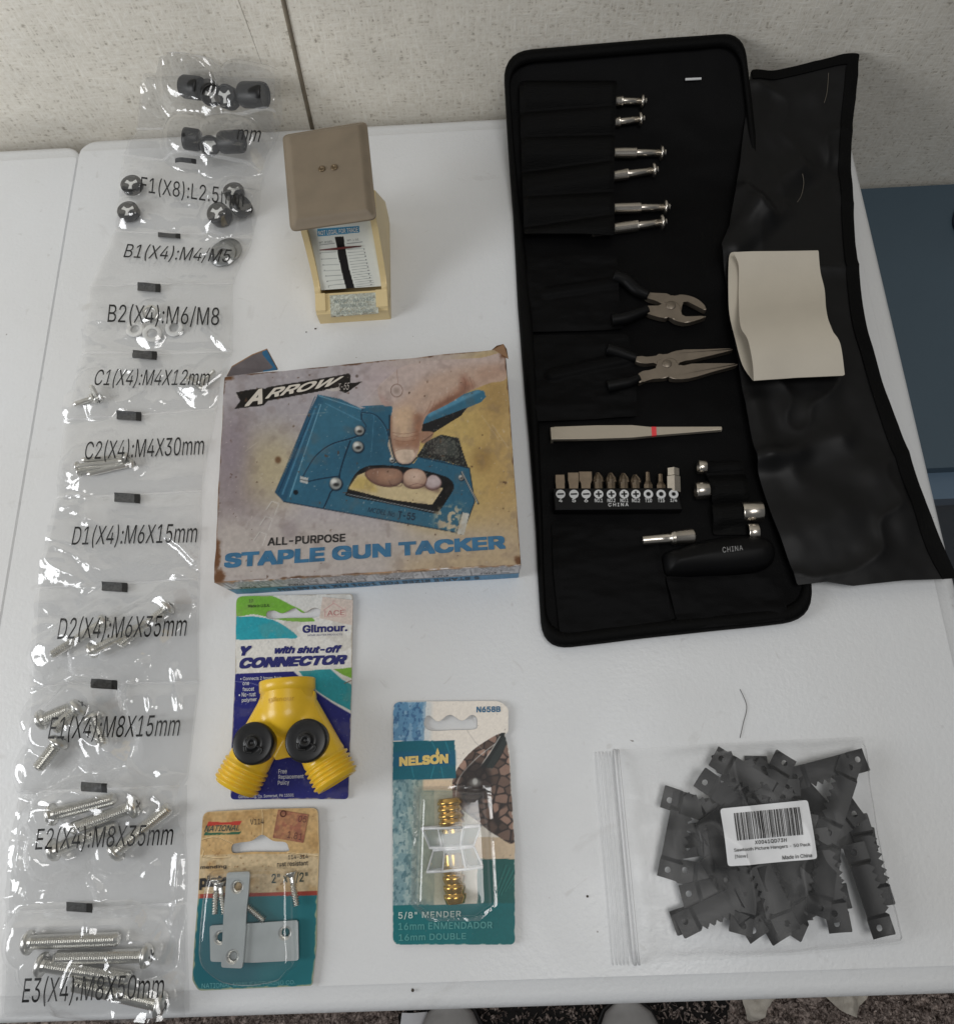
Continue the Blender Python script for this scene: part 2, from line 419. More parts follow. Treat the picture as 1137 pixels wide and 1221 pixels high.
class Paint:
    """Artwork printed on a surface, laid out in picture pixels; sampled at a print's vertices as its ink colour."""
    def __init__(s, x0, y0, x1, y1, bg, ss=3):
        s.x0, s.y0, s.ss = x0, y0, ss
        s.h, s.w = int((y1 - y0) * ss), int((x1 - x0) * ss)
        s.im = np.tile(np.array(bg, float), (s.h, s.w, 1))
        s.X, s.Y = np.meshgrid(x0 + (np.arange(s.w) + .5) / ss, y0 + (np.arange(s.h) + .5) / ss)
    def blend(s, mask, col, alpha=1.0):
        a = (mask * alpha)[..., None]; s.im = s.im * (1 - a) + np.asarray(col, float) * a
    def _blur(s, m, px):
        k = max(1, int(px * s.ss)); w = np.exp(-.5 * (np.arange(-2 * k, 2 * k + 1) / k) ** 2); w /= w.sum()
        m = np.pad(m, 2 * k, mode='edge')
        m = np.apply_along_axis(lambda r: np.convolve(r, w, 'valid'), 0, m)
        return np.apply_along_axis(lambda r: np.convolve(r, w, 'valid'), 1, m)
    def mask(s, pts, soft=0):
        p = np.asarray(pts, float); m = np.zeros((s.h, s.w))
        j0 = max(0, int((p[:, 1].min() - s.y0) * s.ss) - 1); j1 = min(s.h, int((p[:, 1].max() - s.y0) * s.ss) + 2)
        i0 = max(0, int((p[:, 0].min() - s.x0) * s.ss) - 1); i1 = min(s.w, int((p[:, 0].max() - s.x0) * s.ss) + 2)
        if j1 > j0 and i1 > i0:
            m[j0:j1, i0:i1] = inside(s.X[j0:j1, i0:i1].ravel(), s.Y[j0:j1, i0:i1].ravel(), [p]).reshape(j1 - j0, i1 - i0)
        return s._blur(m, soft) if soft else m
    def poly(s, pts, col, soft=0, alpha=1.0, clip=None):
        m = s.mask(pts, soft)
        if clip is not None: m = m * clip
        s.blend(m, col, alpha); return m
    def ell(s, cx, cy, rx, ry, col, soft=.15, alpha=1.0, clip=None):
        d = np.hypot((s.X - cx) / rx, (s.Y - cy) / ry); m = 1 - sstep(1 - soft, 1 + soft, d)
        if clip is not None: m = m * clip
        s.blend(m, col, alpha)
    def line(s, pts, w, col, alpha=1.0, soft=.4, clip=None):
        p = np.asarray(pts, float); m = np.zeros((s.h, s.w))
        for a, b in zip(p[:-1], p[1:]):
            j0 = max(0, int((min(a[1], b[1]) - w - 2 - s.y0) * s.ss)); j1 = min(s.h, int((max(a[1], b[1]) + w + 2 - s.y0) * s.ss))
            i0 = max(0, int((min(a[0], b[0]) - w - 2 - s.x0) * s.ss)); i1 = min(s.w, int((max(a[0], b[0]) + w + 2 - s.x0) * s.ss))
            if j1 <= j0 or i1 <= i0: continue
            X, Y = s.X[j0:j1, i0:i1], s.Y[j0:j1, i0:i1]; d = b - a
            t = np.clip(((X - a[0]) * d[0] + (Y - a[1]) * d[1]) / (d @ d + 1e-12), 0, 1)
            D = np.hypot(X - a[0] - t * d[0], Y - a[1] - t * d[1])
            m[j0:j1, i0:i1] = np.maximum(m[j0:j1, i0:i1], 1 - sstep(w / 2 - soft, w / 2 + soft, D))
        if clip is not None: m = m * clip
        s.blend(m, col, alpha)
    def mul(s, f): s.im = s.im * f[..., None]
    def grain(s, amt=.06, sc=.12, seed=3): s.mul(1 + amt * 2 * (fbm(s.X * sc, s.Y * sc, seed, 5) - .5))
    def specks(s, thr, sc, col, seed, alpha=.8): s.blend(sstep(thr, thr + .03, fbm(s.X * sc, s.Y * sc, seed, 3)), col, alpha)
    def color(s, gain=1.0):
        def fn(a, b, T):
            p = to_px(T); i = np.clip((p[:, 0] - s.x0) * s.ss - .5, 0, s.w - 1.001); j = np.clip((p[:, 1] - s.y0) * s.ss - .5, 0, s.h - 1.001)
            i0 = i.astype(int); j0 = j.astype(int); fi = (i - i0)[:, None]; fj = (j - j0)[:, None]
            c = (s.im[j0, i0] * (1 - fi) + s.im[j0, i0 + 1] * fi) * (1 - fj) + (s.im[j0 + 1, i0] * (1 - fi) + s.im[j0 + 1, i0 + 1] * fi) * fj
            return np.clip(lin(np.clip(c, 0, 255)) * gain, 0, .95)
        return fn

# ================================================================== THE SETTING
TD, TW = 0.6174, 0.6095        # depth of the table, width of its right-hand half
WALL_Y = 0.630

def wall_mat():
    M = bpy.data.materials.new('wall_vinyl'); M.use_nodes = True; nt = M.node_tree; N, L = nt.nodes, nt.links
    b = N['Principled BSDF']; b.inputs['Roughness'].default_value = .75; b.inputs['Specular IOR Level'].default_value = .25
    tc = N.new('ShaderNodeTexCoord')
    def noise(scale, detail=4, rough=.6, src=None, w=0):
        mp = N.new('ShaderNodeMapping'); mp.inputs['Scale'].default_value = scale; mp.inputs['Location'].default_value = (w, w, w)
        L.new(tc.outputs['Object'], mp.inputs['Vector'])
        n = N.new('ShaderNodeTexNoise'); n.inputs['Scale'].default_value = 1; n.inputs['Detail'].default_value = detail; n.inputs['Roughness'].default_value = rough
        L.new(mp.outputs[0], n.inputs['Vector']); return n.outputs['Fac']
    def math_(op, a, c):
        m = N.new('ShaderNodeMath'); m.operation = op
        for k, v in enumerate((a, c)):
            if isinstance(v, (int, float)): m.inputs[k].default_value = v
            else: L.new(v, m.inputs[k])
        return m.outputs[0]
    hz = noise((70, 70, 500)); vt = noise((500, 500, 70), w=3.1); big = noise((9, 9, 9), 3, w=1.7); fine = noise((300, 300, 300), 3, w=7.7)
    weave = math_('MAXIMUM', hz, vt)
    wv = math_('ADD', math_('MULTIPLY', weave, .62), math_('MULTIPLY', fine, .38))
    rp = N.new('ShaderNodeValToRGB'); e = rp.color_ramp.elements
    e[0].position = .36; e[0].color = (*lin((172, 164, 151)), 1); e[1].position = .66; e[1].color = (*lin((252, 248, 238)), 1)
    m2 = e.new(.47); m2.color = (*lin((238, 232, 219)), 1)
    L.new(wv, rp.inputs[0])
    mx = N.new('ShaderNodeMix'); mx.data_type = 'RGBA'; mx.blend_type = 'MULTIPLY'; mx.inputs['Factor'].default_value = 1
    mr = N.new('ShaderNodeMapRange'); mr.inputs['From Min'].default_value = .3; mr.inputs['From Max'].default_value = .7; mr.inputs['To Min'].default_value = .86; mr.inputs['To Max'].default_value = 1.08
    L.new(big, mr.inputs['Value']); L.new(rp.outputs[0], mx.inputs['A']); L.new(mr.outputs[0], mx.inputs['B'])
    L.new(mx.outputs['Result'], b.inputs['Base Color'])
    bu = N.new('ShaderNodeBump'); bu.inputs['Strength'].default_value = .6; bu.inputs['Distance'].default_value = .0012
    L.new(wv, bu.inputs['Height']); L.new(bu.outputs[0], b.inputs['Normal'])
    return M
mb = MB().box((-1.6, WALL_Y, -.73), (1.9, WALL_Y + .06, 1.4), wall_mat())
wall = tag(mb.build('wall', loc=(0, WALL_Y, 0)), kind='structure')
M_seam = mat('seam_brown', (134, 124, 108), .7, var=.2, vscale=120)
sq = [(322, -12), (330, -12), (374.5, 143), (369, 143)]
def on_wall(px, y=WALL_Y):
    d = rays([px])[0]; return CAM + d * (y - CAM[1]) / d[1]
a0, a1 = on_wall((324, -60)), on_wall((371.5, 150))
dv = (a1 - a0) / np.linalg.norm(a1 - a0); a0 = a1 - dv * .9; a1 = a1 + dv * .55
mb = MB(); mb.tube([a0, a1], .0017, M_seam, 6); tag(mb.build('seam_strip', wall), kind='structure')
M_crease = mat('wall_crease', (215, 211, 200), .6)
mb = MB(); c0, c1 = on_wall((284, 0)), on_wall((312, 76)); mb.tube([c0 + (c0 - c1) * 1.5, c0, c1], [.0003, .00035, .0001], M_crease, 5); tag(mb.build('crease', wall), kind='structure')

def carpet_mat():
    M = bpy.data.materials.new('carpet_pile'); M.use_nodes = True; nt = M.node_tree; N, L = nt.nodes, nt.links
    b = N['Principled BSDF']; b.inputs['Roughness'].default_value = .95; b.inputs['Specular IOR Level'].default_value = .1
    tc = N.new('ShaderNodeTexCoord'); n1 = N.new('ShaderNodeTexNoise'); n1.inputs['Scale'].default_value = 150; n1.inputs['Detail'].default_value = 6; n1.inputs['Distortion'].default_value = 1.2
    L.new(tc.outputs['Object'], n1.inputs['Vector'])
    rp = N.new('ShaderNodeValToRGB'); e = rp.color_ramp.elements
    e[0].position = .33; e[0].color = (*lin((96, 84, 80)), 1); e[1].position = .68; e[1].color = (*lin((240, 222, 212)), 1)
    L.new(n1.outputs['Fac'], rp.inputs[0]); L.new(rp.outputs[0], b.inputs['Base Color'])
    bu = N.new('ShaderNodeBump'); bu.inputs['Strength'].default_value = 1; bu.inputs['Distance'].default_value = .01
    L.new(n1.outputs['Fac'], bu.inputs['Height']); L.new(bu.outputs[0], b.inputs['Normal']); return M
CARPET = carpet_mat()
mb = MB().box((-1.6, -1.9, -.76), (1.9, WALL_Y, -.73), CARPET)
floor = tag(mb.build('floor', loc=(0, 0, -.73)), kind='structure')
# carpet pile: crossed tufts over the strip of floor the picture shows
mb = MB()
n = 15000
x = rng.uniform(-.25, 1.15, n); y = rng.uniform(-.33, -.12, n)
k2 = rng.rand(n) < .12
x[k2] = rng.uniform(.95, 1.2, k2.sum()); y[k2] = rng.uniform(.1, .5, k2.sum())
an = rng.uniform(0, 6.28, n); hh = rng.uniform(.008, .016, n); w = rng.uniform(.0010, .0019, n); lx = rng.normal(0, .006, n); ly = rng.normal(0, .006, n)
V = np.zeros((n, 4, 3)); c, s_ = np.cos(an) * w, np.sin(an) * w
V[:, 0] = np.stack([x - c, y - s_, np.full(n, -.731)], 1); V[:, 1] = np.stack([x + c, y + s_, np.full(n, -.731)], 1)
V[:, 2] = np.stack([x + c + lx, y + s_ + ly, -.73 + hh], 1); V[:, 3] = np.stack([x - c + lx, y - s_ + ly, -.73 + hh], 1)
mb.add(V.reshape(-1, 3), np.arange(n * 4).reshape(n, 4).tolist(), CARPET)
tag(mb.build('carpet_pile', loc=(0, 0, -.73)), 'dark grey brown carpet pile below the white table', 'carpet', kind='stuff')

# ------------------------------------------------------------------ folding table
def table_mat():
    M = bpy.data.materials.new('table_plastic'); M.use_nodes = True; nt = M.node_tree; N, L = nt.nodes, nt.links
    b = N['Principled BSDF']; b.inputs['Roughness'].default_value = .38; b.inputs['Specular IOR Level'].default_value = .45
    tc = N.new('ShaderNodeTexCoord')
    def noise(sc, det, dist=0, w=0):
        mp = N.new('ShaderNodeMapping'); mp.inputs['Location'].default_value = (w, w, w); L.new(tc.outputs['Object'], mp.inputs['Vector'])
        n = N.new('ShaderNodeTexNoise'); n.inputs['Scale'].default_value = sc; n.inputs['Detail'].default_value = det; n.inputs['Distortion'].default_value = dist
        L.new(mp.outputs[0], n.inputs['Vector']); return n.outputs['Fac']
    def rng_(v, a, c, lo, hi):
        m = N.new('ShaderNodeMapRange'); m.inputs['From Min'].default_value = a; m.inputs['From Max'].default_value = c; m.inputs['To Min'].default_value = lo; m.inputs['To Max'].default_value = hi
        L.new(v, m.inputs['Value']); return m.outputs[0]
    col = None
    base = N.new('ShaderNodeRGB'); base.outputs[0].default_value = (*lin((225, 227, 229)), 1); col = base.outputs[0]
    def mix(fac, c2):
        nonlocal col
        m = N.new('ShaderNodeMix'); m.data_type = 'RGBA'; m.inputs['B'].default_value = (*lin(c2), 1)
        L.new(fac, m.inputs['Factor']); L.new(col, m.inputs['A']); col = m.outputs['Result']
    mix(rng_(noise(5, 5, .6), .42, .75, 0, .35), (206, 203, 198))
    mix(rng_(noise(60, 3, 0, 4), .70, .80, 0, .35), (180, 176, 170))
    mix(rng_(noise(170, 2, 0, 9), .785, .80, 0, .8), (120, 114, 108))
    mix(rng_(noise(26, 8, 3.5, 2), .68, .74, 0, .25), (168, 164, 158))
    mix(rng_(noise(9, 9, 6.0, 12), .66, .76, 0, .22), (168, 164, 160))
    mix(rng_(noise(2.5, 3, .3, 15), .45, .75, 0, .22), (196, 190, 180))
    L.new(col, b.inputs['Base Color'])
    L.new(rng_(noise(14, 6, .5, 6), .3, .7, .30, .50), b.inputs['Roughness'])
    bu = N.new('ShaderNodeBump'); bu.inputs['Strength'].default_value = .22; bu.inputs['Distance'].default_value = .001
    L.new(noise(420, 3), bu.inputs['Height']); L.new(bu.outputs[0], b.inputs['Normal'])
    return M
M_table = table_mat()
M_leg = mat('table_leg_grey', (120, 120, 122), .4, .6)
tab = thing('folding_table', 'white plastic folding table with a centre seam under all the hardware', 'table', (0, .3, -.73))
def slab(mb, x0, x1, y0, y1, seam, dz=0.0):
    rings = [(.004, -.034), (0, -.030), (0, -.009), (.0012, -.0045), (.004, -.0020), (.008, -.0010), (.0135, -.0008), (.0150, 0)]
    R = .016; n = 8; L_ = []
    for ins, z in rings:
        r = max(R - ins, .003); ring = []; i0 = ins * (.06 if seam < 0 else 1); i1 = ins * (.06 if seam > 0 else 1); z += dz
        for cx, cy, a in ((x1 - i1 - r, y1 - ins - r, 0), (x0 + i0 + r, y1 - ins - r, 90), (x0 + i0 + r, y0 + ins + r, 180), (x1 - i1 - r, y0 + ins + r, 270)):
            for t in np.linspace(0, 90, n): ring.append((cx + r * math.cos(math.radians(a + t)), cy + r * math.sin(math.radians(a + t)), z))
        L_.append(ring)
    k = len(L_[0]); V = np.array(L_).reshape(-1, 3); F = []
    for i in range(len(L_) - 1): F += [(i * k + j, i * k + (j + 1) % k, (i + 1) * k + (j + 1) % k, (i + 1) * k + j) for j in range(k)]
    mb.add(V, F, M_table, True)
    mb.add(V[-k:], [list(range(k))], M_table, False); mb.add(V[:k], [list(range(k))[::-1]], M_table, False)
mb = MB(); slab(mb, .0004, TW, 0, TD, -1); mb.build('tabletop', tab)
mb = MB(); slab(mb, -TW, -.0002, 0, TD - .004, 1, -.0012); mb.build('tabletop', tab)
for x_ in (-.52, .52):
    for y_ in (.07, .55):
        mb = MB(); mb.tube([(x_, y_, -.033), (x_, y_, -.73)], .0125, M_leg, 12); mb.build('leg', tab)

# ------------------------------------------------------------------ blue bin beside the table, things on the floor
M_blue = mat('bin_blue', (73, 91, 104), .38, var=.06, vscale=12, bump=.1, bscale=500)
M_bluelip = mat('bin_blue_lip', (92, 114, 134), .45)
M_bluedark = mat('bin_recess', (30, 40, 60), .5)
bz = -.122
tb = thing('storage_bin', 'slate blue plastic storage bin standing lower beside the right table edge', 'storage bin', (.84, .475, -.73))
mb = MB(); mb.prism(rounded([(.645, .335), (1.02, .335), (1.02, .618), (.645, .618)], .02), -.73, bz - .03, M_blue, .004); mb.build('bin_body', tb)
mb = MB(); mb.prism(rounded([(.632, .322), (1.03, .322), (1.03, .627), (.632, .627)], .02), bz - .03, bz - .012, M_bluelip, .004)
mb.prism(rounded([(.645, .345), (1.02, .345), (1.02, .626), (.645, .626)], .012), bz - .0125, bz, M_blue, .004); mb.build('lid', tb)
mb = MB(); q = P(1143, 270, bz); mb.prism(curve([(q[0] - .006, q[1]), (q[0] + .01, q[1] + .028), (q[0] + .03, q[1]), (q[0] + .01, q[1] - .028)], 8), bz - .001, bz + .003, M_bluedark, .001); mb.build('latch', tb)
M_paper = mat('white_paper', (225, 225, 228), .8)
M_trainer = mat('shoe_grey', (172, 170, 168), .7, var=.1)
M_dark = mat('shoe_black', (22, 20, 20), .6)
zf_ = -.73
def floorp(x, y, h=0): return P(x, y, zf_ + h)
mb = MB(); a = hits([(480, 1206), (518, 1206), (500, 1240), (476, 1236)], zf_ + .012)
mb.sheet(a, lambda x, y: zf_ + .012 + .012 * vn(x * 40, y * 40, 3), M_paper, .004, .0006); tag(mb.build('paper_sheet'), 'white sheet of paper on the carpet under the table front', 'paper')
def shoe(name, label, cx, M1):
    q = floorp(cx, 1222, .05); t = thing(name, label, 'shoe', (q[0], q[1] - .1, zf_), 'shoes below the table edge')
    mb = MB(); V = []; F = []; k = 18; st = [(.0, .012, .03), (.012, .030, .044), (.035, .042, .056), (.075, .046, .066), (.12, .044, .082), (.17, .038, .095), (.23, .037, .10), (.265, .030, .095), (.275, .015, .08)]
    for d, w, h in st:
        for j in range(k):
            th = 2 * math.pi * j / k; c, s_ = math.cos(th), math.sin(th)
            V.append((q[0] + w * abs(c) ** .8 * (1 if c > 0 else -1), q[1] + .02 - d, zf_ + .014 + (h - .014) * (.5 + .5 * abs(s_) ** .7 * (1 if s_ > 0 else -1))))
    F = [(i * k + j, i * k + (j + 1) % k, (i + 1) * k + (j + 1) % k, (i + 1) * k + j) for i in range(len(st) - 1) for j in range(k)] + [list(range(k)), [(len(st) - 1) * k + j for j in range(k)][::-1]]
    mb.add(V, F, M1, True); mb.build('upper', t)
    mb = MB(); o = []
    for d, w, h in st: o.append((q[0] + w * 1.05, q[1] + .022 - d))
    for d, w, h in st[::-1]: o.append((q[0] - w * 1.05, q[1] + .022 - d))
    mb.prism(o, zf_ + .0005, zf_ + .016, M_dark, .002); mb.build('sole', t)
shoe('shoe', 'grey shoe toe peeking out right of the paper sheet', 535, M_trainer)
shoe('shoe', 'pale grey shoe toe peeking out below the hanger bag', 752, M_trainer)
mb = MB(); a = hits([(470, 1200), (870, 1192), (860, 1260), (490, 1260)], zf_ + .004)
mb.sheet(a, lambda x, y: zf_ + .004 + .003 * vn(x * 60, y * 60, 5), mat('mat_black', (20, 18, 17), .9), .004, .003); tag(mb.build('floor_mat'), 'black mat lying on the carpet under the shoes', 'mat')
M_cloth = mat('bag_white', (205, 198, 186), .6, bump=.4, bscale=60, bdist=.01)
for pts, lab in (([(880, 1185), (918, 1185), (905, 1206), (895, 1216), (888, 1214)], 'crumpled white tissue nearest the black mat'), ([(975, 1180), (1032, 1180), (1024, 1196), (1012, 1207), (995, 1200)], 'crumpled white tissue below the lower right corner of the table')):
    mb = MB(); a = hits(pts, zf_ + .02)
    mb.sheet(a, lambda x, y: zf_ + .015 + .03 * vn(x * 50, y * 50, 8) + .01 * vn(x * 160, y * 160, 9), M_cloth, .003, .001); tag(mb.build('tissue'), lab, 'tissue')

# ================================================================== STRIP OF HARDWARE BAGS
M_black = mat('printing_black', (16, 16, 16), .55)
M_steel = mat('zinc_steel', (222, 221, 216), .30, 1.0, var=.08, vscale=300)
M_rubber = mat('black_rubber', (13, 13, 14), .42)
M_nylon = mat('white_nylon', (225, 225, 222), .35)
M_film = film('clear_film', haze=.05, rough=.08, gloss=3.0, bump=.3, bscale=40)
M_filmedge = film('sealed_film', haze=.22, rough=.15, gloss=1.6, bump=.3, bscale=200)

def screw_proto(name, shank, rs, rh, thread=True, pitch=.00125):
    """A pan head machine screw lying along +x, head at the origin."""
    e = bpy.data.objects.new(name, None); e.empty_display_size = .01; put(e, None, (0, 0, 0))
    hh = rh * .62
    mb = MB(); mb.lathe((-hh, 0, 0), (0, 0, 0), [(0, rh * .30), (hh * .06, rh * .55), (hh * .25, rh * .82), (hh * .55, rh * .97), (hh * .8, rh), (hh, rh), (hh, rs * .9)], M_steel, 22)
    for a in (0, math.pi / 2):       # cross recess
        c, s_ = math.cos(a + .4), math.sin(a + .4)
        u = np.array([0, c, s_]); w = np.array([0, -s_, c]); L_, W_ = rh * .5, rh * .11
        V = [np.array([-hh - .00004, 0, 0]) + sx * L_ * u + sy * W_ * w for sx, sy in ((-1, -1), (1, -1), (1, 1), (-1, 1))]
        mb.add(V, [(3, 2, 1, 0)], M_black)
    mb.build('head', e)
    prof = [(0, rs)]
    if thread:
        x = .0015
        while x < shank - .0015:
            prof += [(x, rs * .84), (x + pitch * .5, rs * 1.02)]; x += pitch
    prof += [(shank - .0008, rs * .85), (shank, rs * .7)]
    mb = MB(); mb.lathe((0, 0, 0), (shank, 0, 0), prof, M_steel, 16, smooth=not thread); mb.build('threaded_shank', e)
    return e
_protos = {}
def screw(kind, head, tip, label, group, z=None, tilt=0.0):
    d = dict(m8x50=(.050, .0037, .0064, True), m8x35=(.036, .0037, .0064, True), m8x15=(.017, .0037, .0062, True), m6x35=(.036, .0029, .0052, True), m4x30=(.030, .0019, .0034, True), m4x12=(.0125, .0019, .0034, True))[kind]
    if kind not in _protos:
        o = screw_proto('machine_screw', *d, pitch=.00125 if d[1] > .0025 else .0009); _protos[kind] = o
    else:
        o = copy_tree(_protos[kind])
    z = d[2] if z is None else z
    h = P(*head, z); t = P(*tip, z)
    o.location = (h[0], h[1], z); o.rotation_euler = (random.uniform(0, 6.28), tilt, math.atan2(t[1] - h[1], t[0] - h[0]))
    o.rotation_mode = 'XYZ'
    tag(o, label, 'screw', group)
    ln = math.hypot(t[0] - h[0], t[1] - h[1])
    e = h + (t - h) / ln * d[0]
    SEG.append((h[0], h[1], e[0], e[1], z + d[2] + .0008)); return o
SEG = []                          # (x0, y0, x1, y1, height) of what bulges the film
gE3, gE2, gE1, gD2, gC2, gC1 = ['screws in the ' + w + ' bag' for w in ('E3', 'E2', 'E1', 'D2', 'C2', 'C1')]
screw('m8x50', (36, 1124), (149, 1120), 'longest machine screw, topmost in bag E3, head to the left', gE3)
screw('m8x50', (172, 1140), (70, 1142), 'long machine screw second from top in bag E3, head to the right', gE3)
screw('m8x50', (52, 1151), (150, 1166), 'long machine screw in bag E3 running under the letters E3(X4)', gE3)
screw('m8x50', (189, 1198), (130, 1184), 'long machine screw lowest in bag E3, round head at the bag corner', gE3)
screw('m8x35', (64, 971), (141, 951), 'thick screw topmost in bag E2, head to the left', gE2)
screw('m8x35', (157, 963), (75, 992), 'thick screw second in bag E2, large head to the upper right', gE2)
screw('m8x35', (140, 1014), (205, 960), 'thick screw in bag E2 whose tip points to the upper right', gE2)
screw('m8x35', (66, 1013), (140, 986), 'thick screw in bag E2 half hidden behind its lettering', gE2)
screw('m8x15', (68, 887), (46, 915), 'short thick screw lowest in bag E1, tip to the lower left', gE1)
screw('m8x15', (51, 858), (90, 842), 'short thick screw topmost in bag E1, head to the left', gE1)
screw('m8x15', (92, 845), (68, 868), 'short thick screw in bag E1 crossing behind the letters E1', gE1, z=.011)
screw('m8x15', (112, 858), (122, 886), 'short thick screw in bag E1 under the bright film crease', gE1)
screw('m6x35', (199, 725), (142, 770), 'slim screw at right in bag D2, flat head at upper right', gD2)
screw('m6x35', (123, 742), (62, 781), 'slim screw at left in bag D2, tip to the lower left', gD2)
screw('m6x35', (111, 775), (172, 745), 'slim screw lying under the other two in bag D2', gD2, z=.0075)
screw('m4x30', (150, 545), (92, 549), 'thin screw topmost of the bundle in bag C2', gC2)
screw('m4x30', (95, 562), (152, 552), 'thin screw in bag C2 with its head at the lower left', gC2)
screw('m4x30', (157, 553), (102, 566), 'thin screw lowest in bag C2 with its head to the right', gC2)
screw('m4x30', (93, 556), (150, 549), 'thin screw in the middle of the C2 bundle', gC2, z=.0055)
screw('m4x12', (109, 475), (87, 483), 'tiny screw at left in bag C1 pointing to the lower left', gC1)
screw('m4x12', (117, 476), (109, 461), 'tiny screw at left in bag C1 pointing upward', gC1, z=.005)
screw('m4x12', (226, 453), (243, 466), 'tiny screw at right in bag C1 below the letters mm', gC1)
screw('m4x12', (240, 456), (257, 441), 'tiny screw at right in bag C1 pointing to the upper right', gC1, z=.005)

def washer(px, z, ro, ri, M, label, group, th=.0016, tilt=(0, 0)):
    q = P(*px, z); n = 28; V = []; th_ = np.linspace(0, 2 * math.pi, n, endpoint=False)
    for r, zz in ((ri, 0), (ro - .0002, 0), (ro, .0002), (ro, th - .0003), (ro - .0003, th), (ri + .0002, th), (ri, th - .0002)):
        V.append(np.stack([r * np.cos(th_), r * np.sin(th_), np.full(n, zz)], 1))
    k = len(V); V = np.concatenate(V)
    R_ = np.array(Matrix.Rotation(tilt[0], 3, 'X') @ Matrix.Rotation(tilt[1], 3, 'Y')); V = V @ R_.T + q
    F = [(i * n + j, i * n + (j + 1) % n, ((i + 1) % k) * n + (j + 1) % n, ((i + 1) % k) * n + j) for i in range(k) for j in range(n)]
    mb = MB(); mb.add(V, F, M, True); o = mb.build('washer'); tag(o, label, 'washer', group)
    SEG.append((q[0], q[1], q[0] + .0005, q[1], z + th + ro * max(abs(tilt[0]), abs(tilt[1])) + .001)); return o
gB2, gB1 = 'washers in the B2 bag', 'washers in the B1 bag'
washer((162, 393), .001, .0066, .0034, M_nylon, 'white washer at left in bag B2', gB2)
washer((182, 398), .003, .0068, .0036, M_nylon, 'white washer at bottom middle in bag B2', gB2, tilt=(.1, .15))
washer((208.5, 391), .002, .0068, .0036, M_nylon, 'brightest white washer at right in bag B2', gB2, tilt=(.15, -.1))
washer((180, 374), .004, .0062, .0034, M_steel, 'metal washer behind the figure 4 in bag B2', gB2, tilt=(.25, 0))
M_greyw = mat('grey_zinc', (150, 152, 152), .35, .8)
washer((272, 299), .001, .0105, .0042, M_greyw, 'large grey washer at right in bag B1', gB1)
washer((266, 303), .003, .0105, .0042, M_greyw, 'large grey washer on top of another in bag B1', gB1, tilt=(.08, -.1))

def strip_g(x, y):                # how the strip climbs the wall at its upper end
    return 3.1 * np.maximum(0, y - .515) ** 2
def cap(px, r, h, axis, label, group, z=None, insert=True):
    """A black rubber foot: a cup with a ribbed white trefoil in its mouth."""
    g0 = P(*px, lambda a, b: strip_g(a, b) + (r if z is None else z))
    ax = np.array(axis, float); ax /= np.linalg.norm(ax)
    t = thing('rubber_foot', label, 'rubber foot', g0 - np.array([0, 0, r * .5]), group)
    a, b = g0 - ax * h / 2, g0 + ax * h / 2
    mb = MB(); mb.lathe(a, b, [(0, r * .86), (h * .12, r * .98), (h * .8, r), (h * .95, r * .97), (h, r * .9), (h, r * .80), (h - .0012, r * .76)], M_rubber, 28); mb.build('cup', t)
    if insert:
        u = np.array([1, 0, 0.]) if abs(ax[0]) < .8 else np.array([0, 1., 0]); u -= ax * (u @ ax); u /= np.linalg.norm(u); w = np.cross(ax, u)
        fr = Frame(b - ax * .0011, u, w); pts = []
        for k in range(3):
            aa = .5 + k * 2.094
            for da, rr in ((-.5, .24), (-.30, .62), (.30, .62), (.5, .24)): pts.append((r * rr * math.cos(aa + da), r * rr * math.sin(aa + da)))
        mb = MB(); mb.prism(pts, 0, .0004, M_nylon, fr=fr); mb.build('insert', t)
    SEG.append((a[0], a[1], b[0], b[1], float(g0[2] - strip_g(g0[0], g0[1])) + max(r * (1 - abs(ax[2])), abs(ax[2]) * h / 2) + .001))
gF = 'rubber feet in the F1 bag'
up = (0, 0, 1)
cap((157.5, 221), .0081, .006, up, 'black rubber foot beside the letter F with white trefoil', gF, z=.0035)
cap((153.5, 252.5), .0081, .006, up, 'black rubber foot below the letter F with white trefoil', gF, z=.0035)
cap((279, 229), .0078, .006, (.05, .1, 1), 'black rubber foot at right behind the letters mm', gF, z=.0035)
cap((287, 246), .0085, .008, (.75, .1, .6), 'black rubber foot turned on its side at right of bag F1', gF, z=.009, insert=False)
cap((262, 256), .0085, .010, (-.2, -.15, .9), 'black rubber foot lowest at right of bag F1', gF, z=.006)
gF2 = 'rubber feet in the second bag'
cap((229, 166), .0082, .012, (-.95, .1, .15), 'black rubber foot at left in the second bag from the wall', gF2)
cap((250, 174), .0075, .012, (.3, -.5, .6), 'black rubber foot in the middle of the second bag', gF2)
cap((276, 169), .0085, .018, (.98, -.1, .1), 'black rubber foot at right in the second bag, beside letters mm', gF2, insert=False)
gF3 = 'rubber feet in the top bag'
cap((229, 104), .0085, .016, (.9, -.3, .1), 'black rubber foot at left in the top bag against the wall', gF3, insert=False)
cap((250, 110), .0085, .014, (.4, -.7, .3), 'black rubber foot second from left in the top bag', gF3)
cap((272, 116), .0085, .012, (-.2, -.5, .8), 'black rubber foot with white mouth in the middle of the top bag', gF3)
cap((302, 113), .0095, .020, (.95, -.2, .1), 'black rubber foot at right in the top bag against the wall', gF3, insert=False)

SEGA = np.array(SEG)
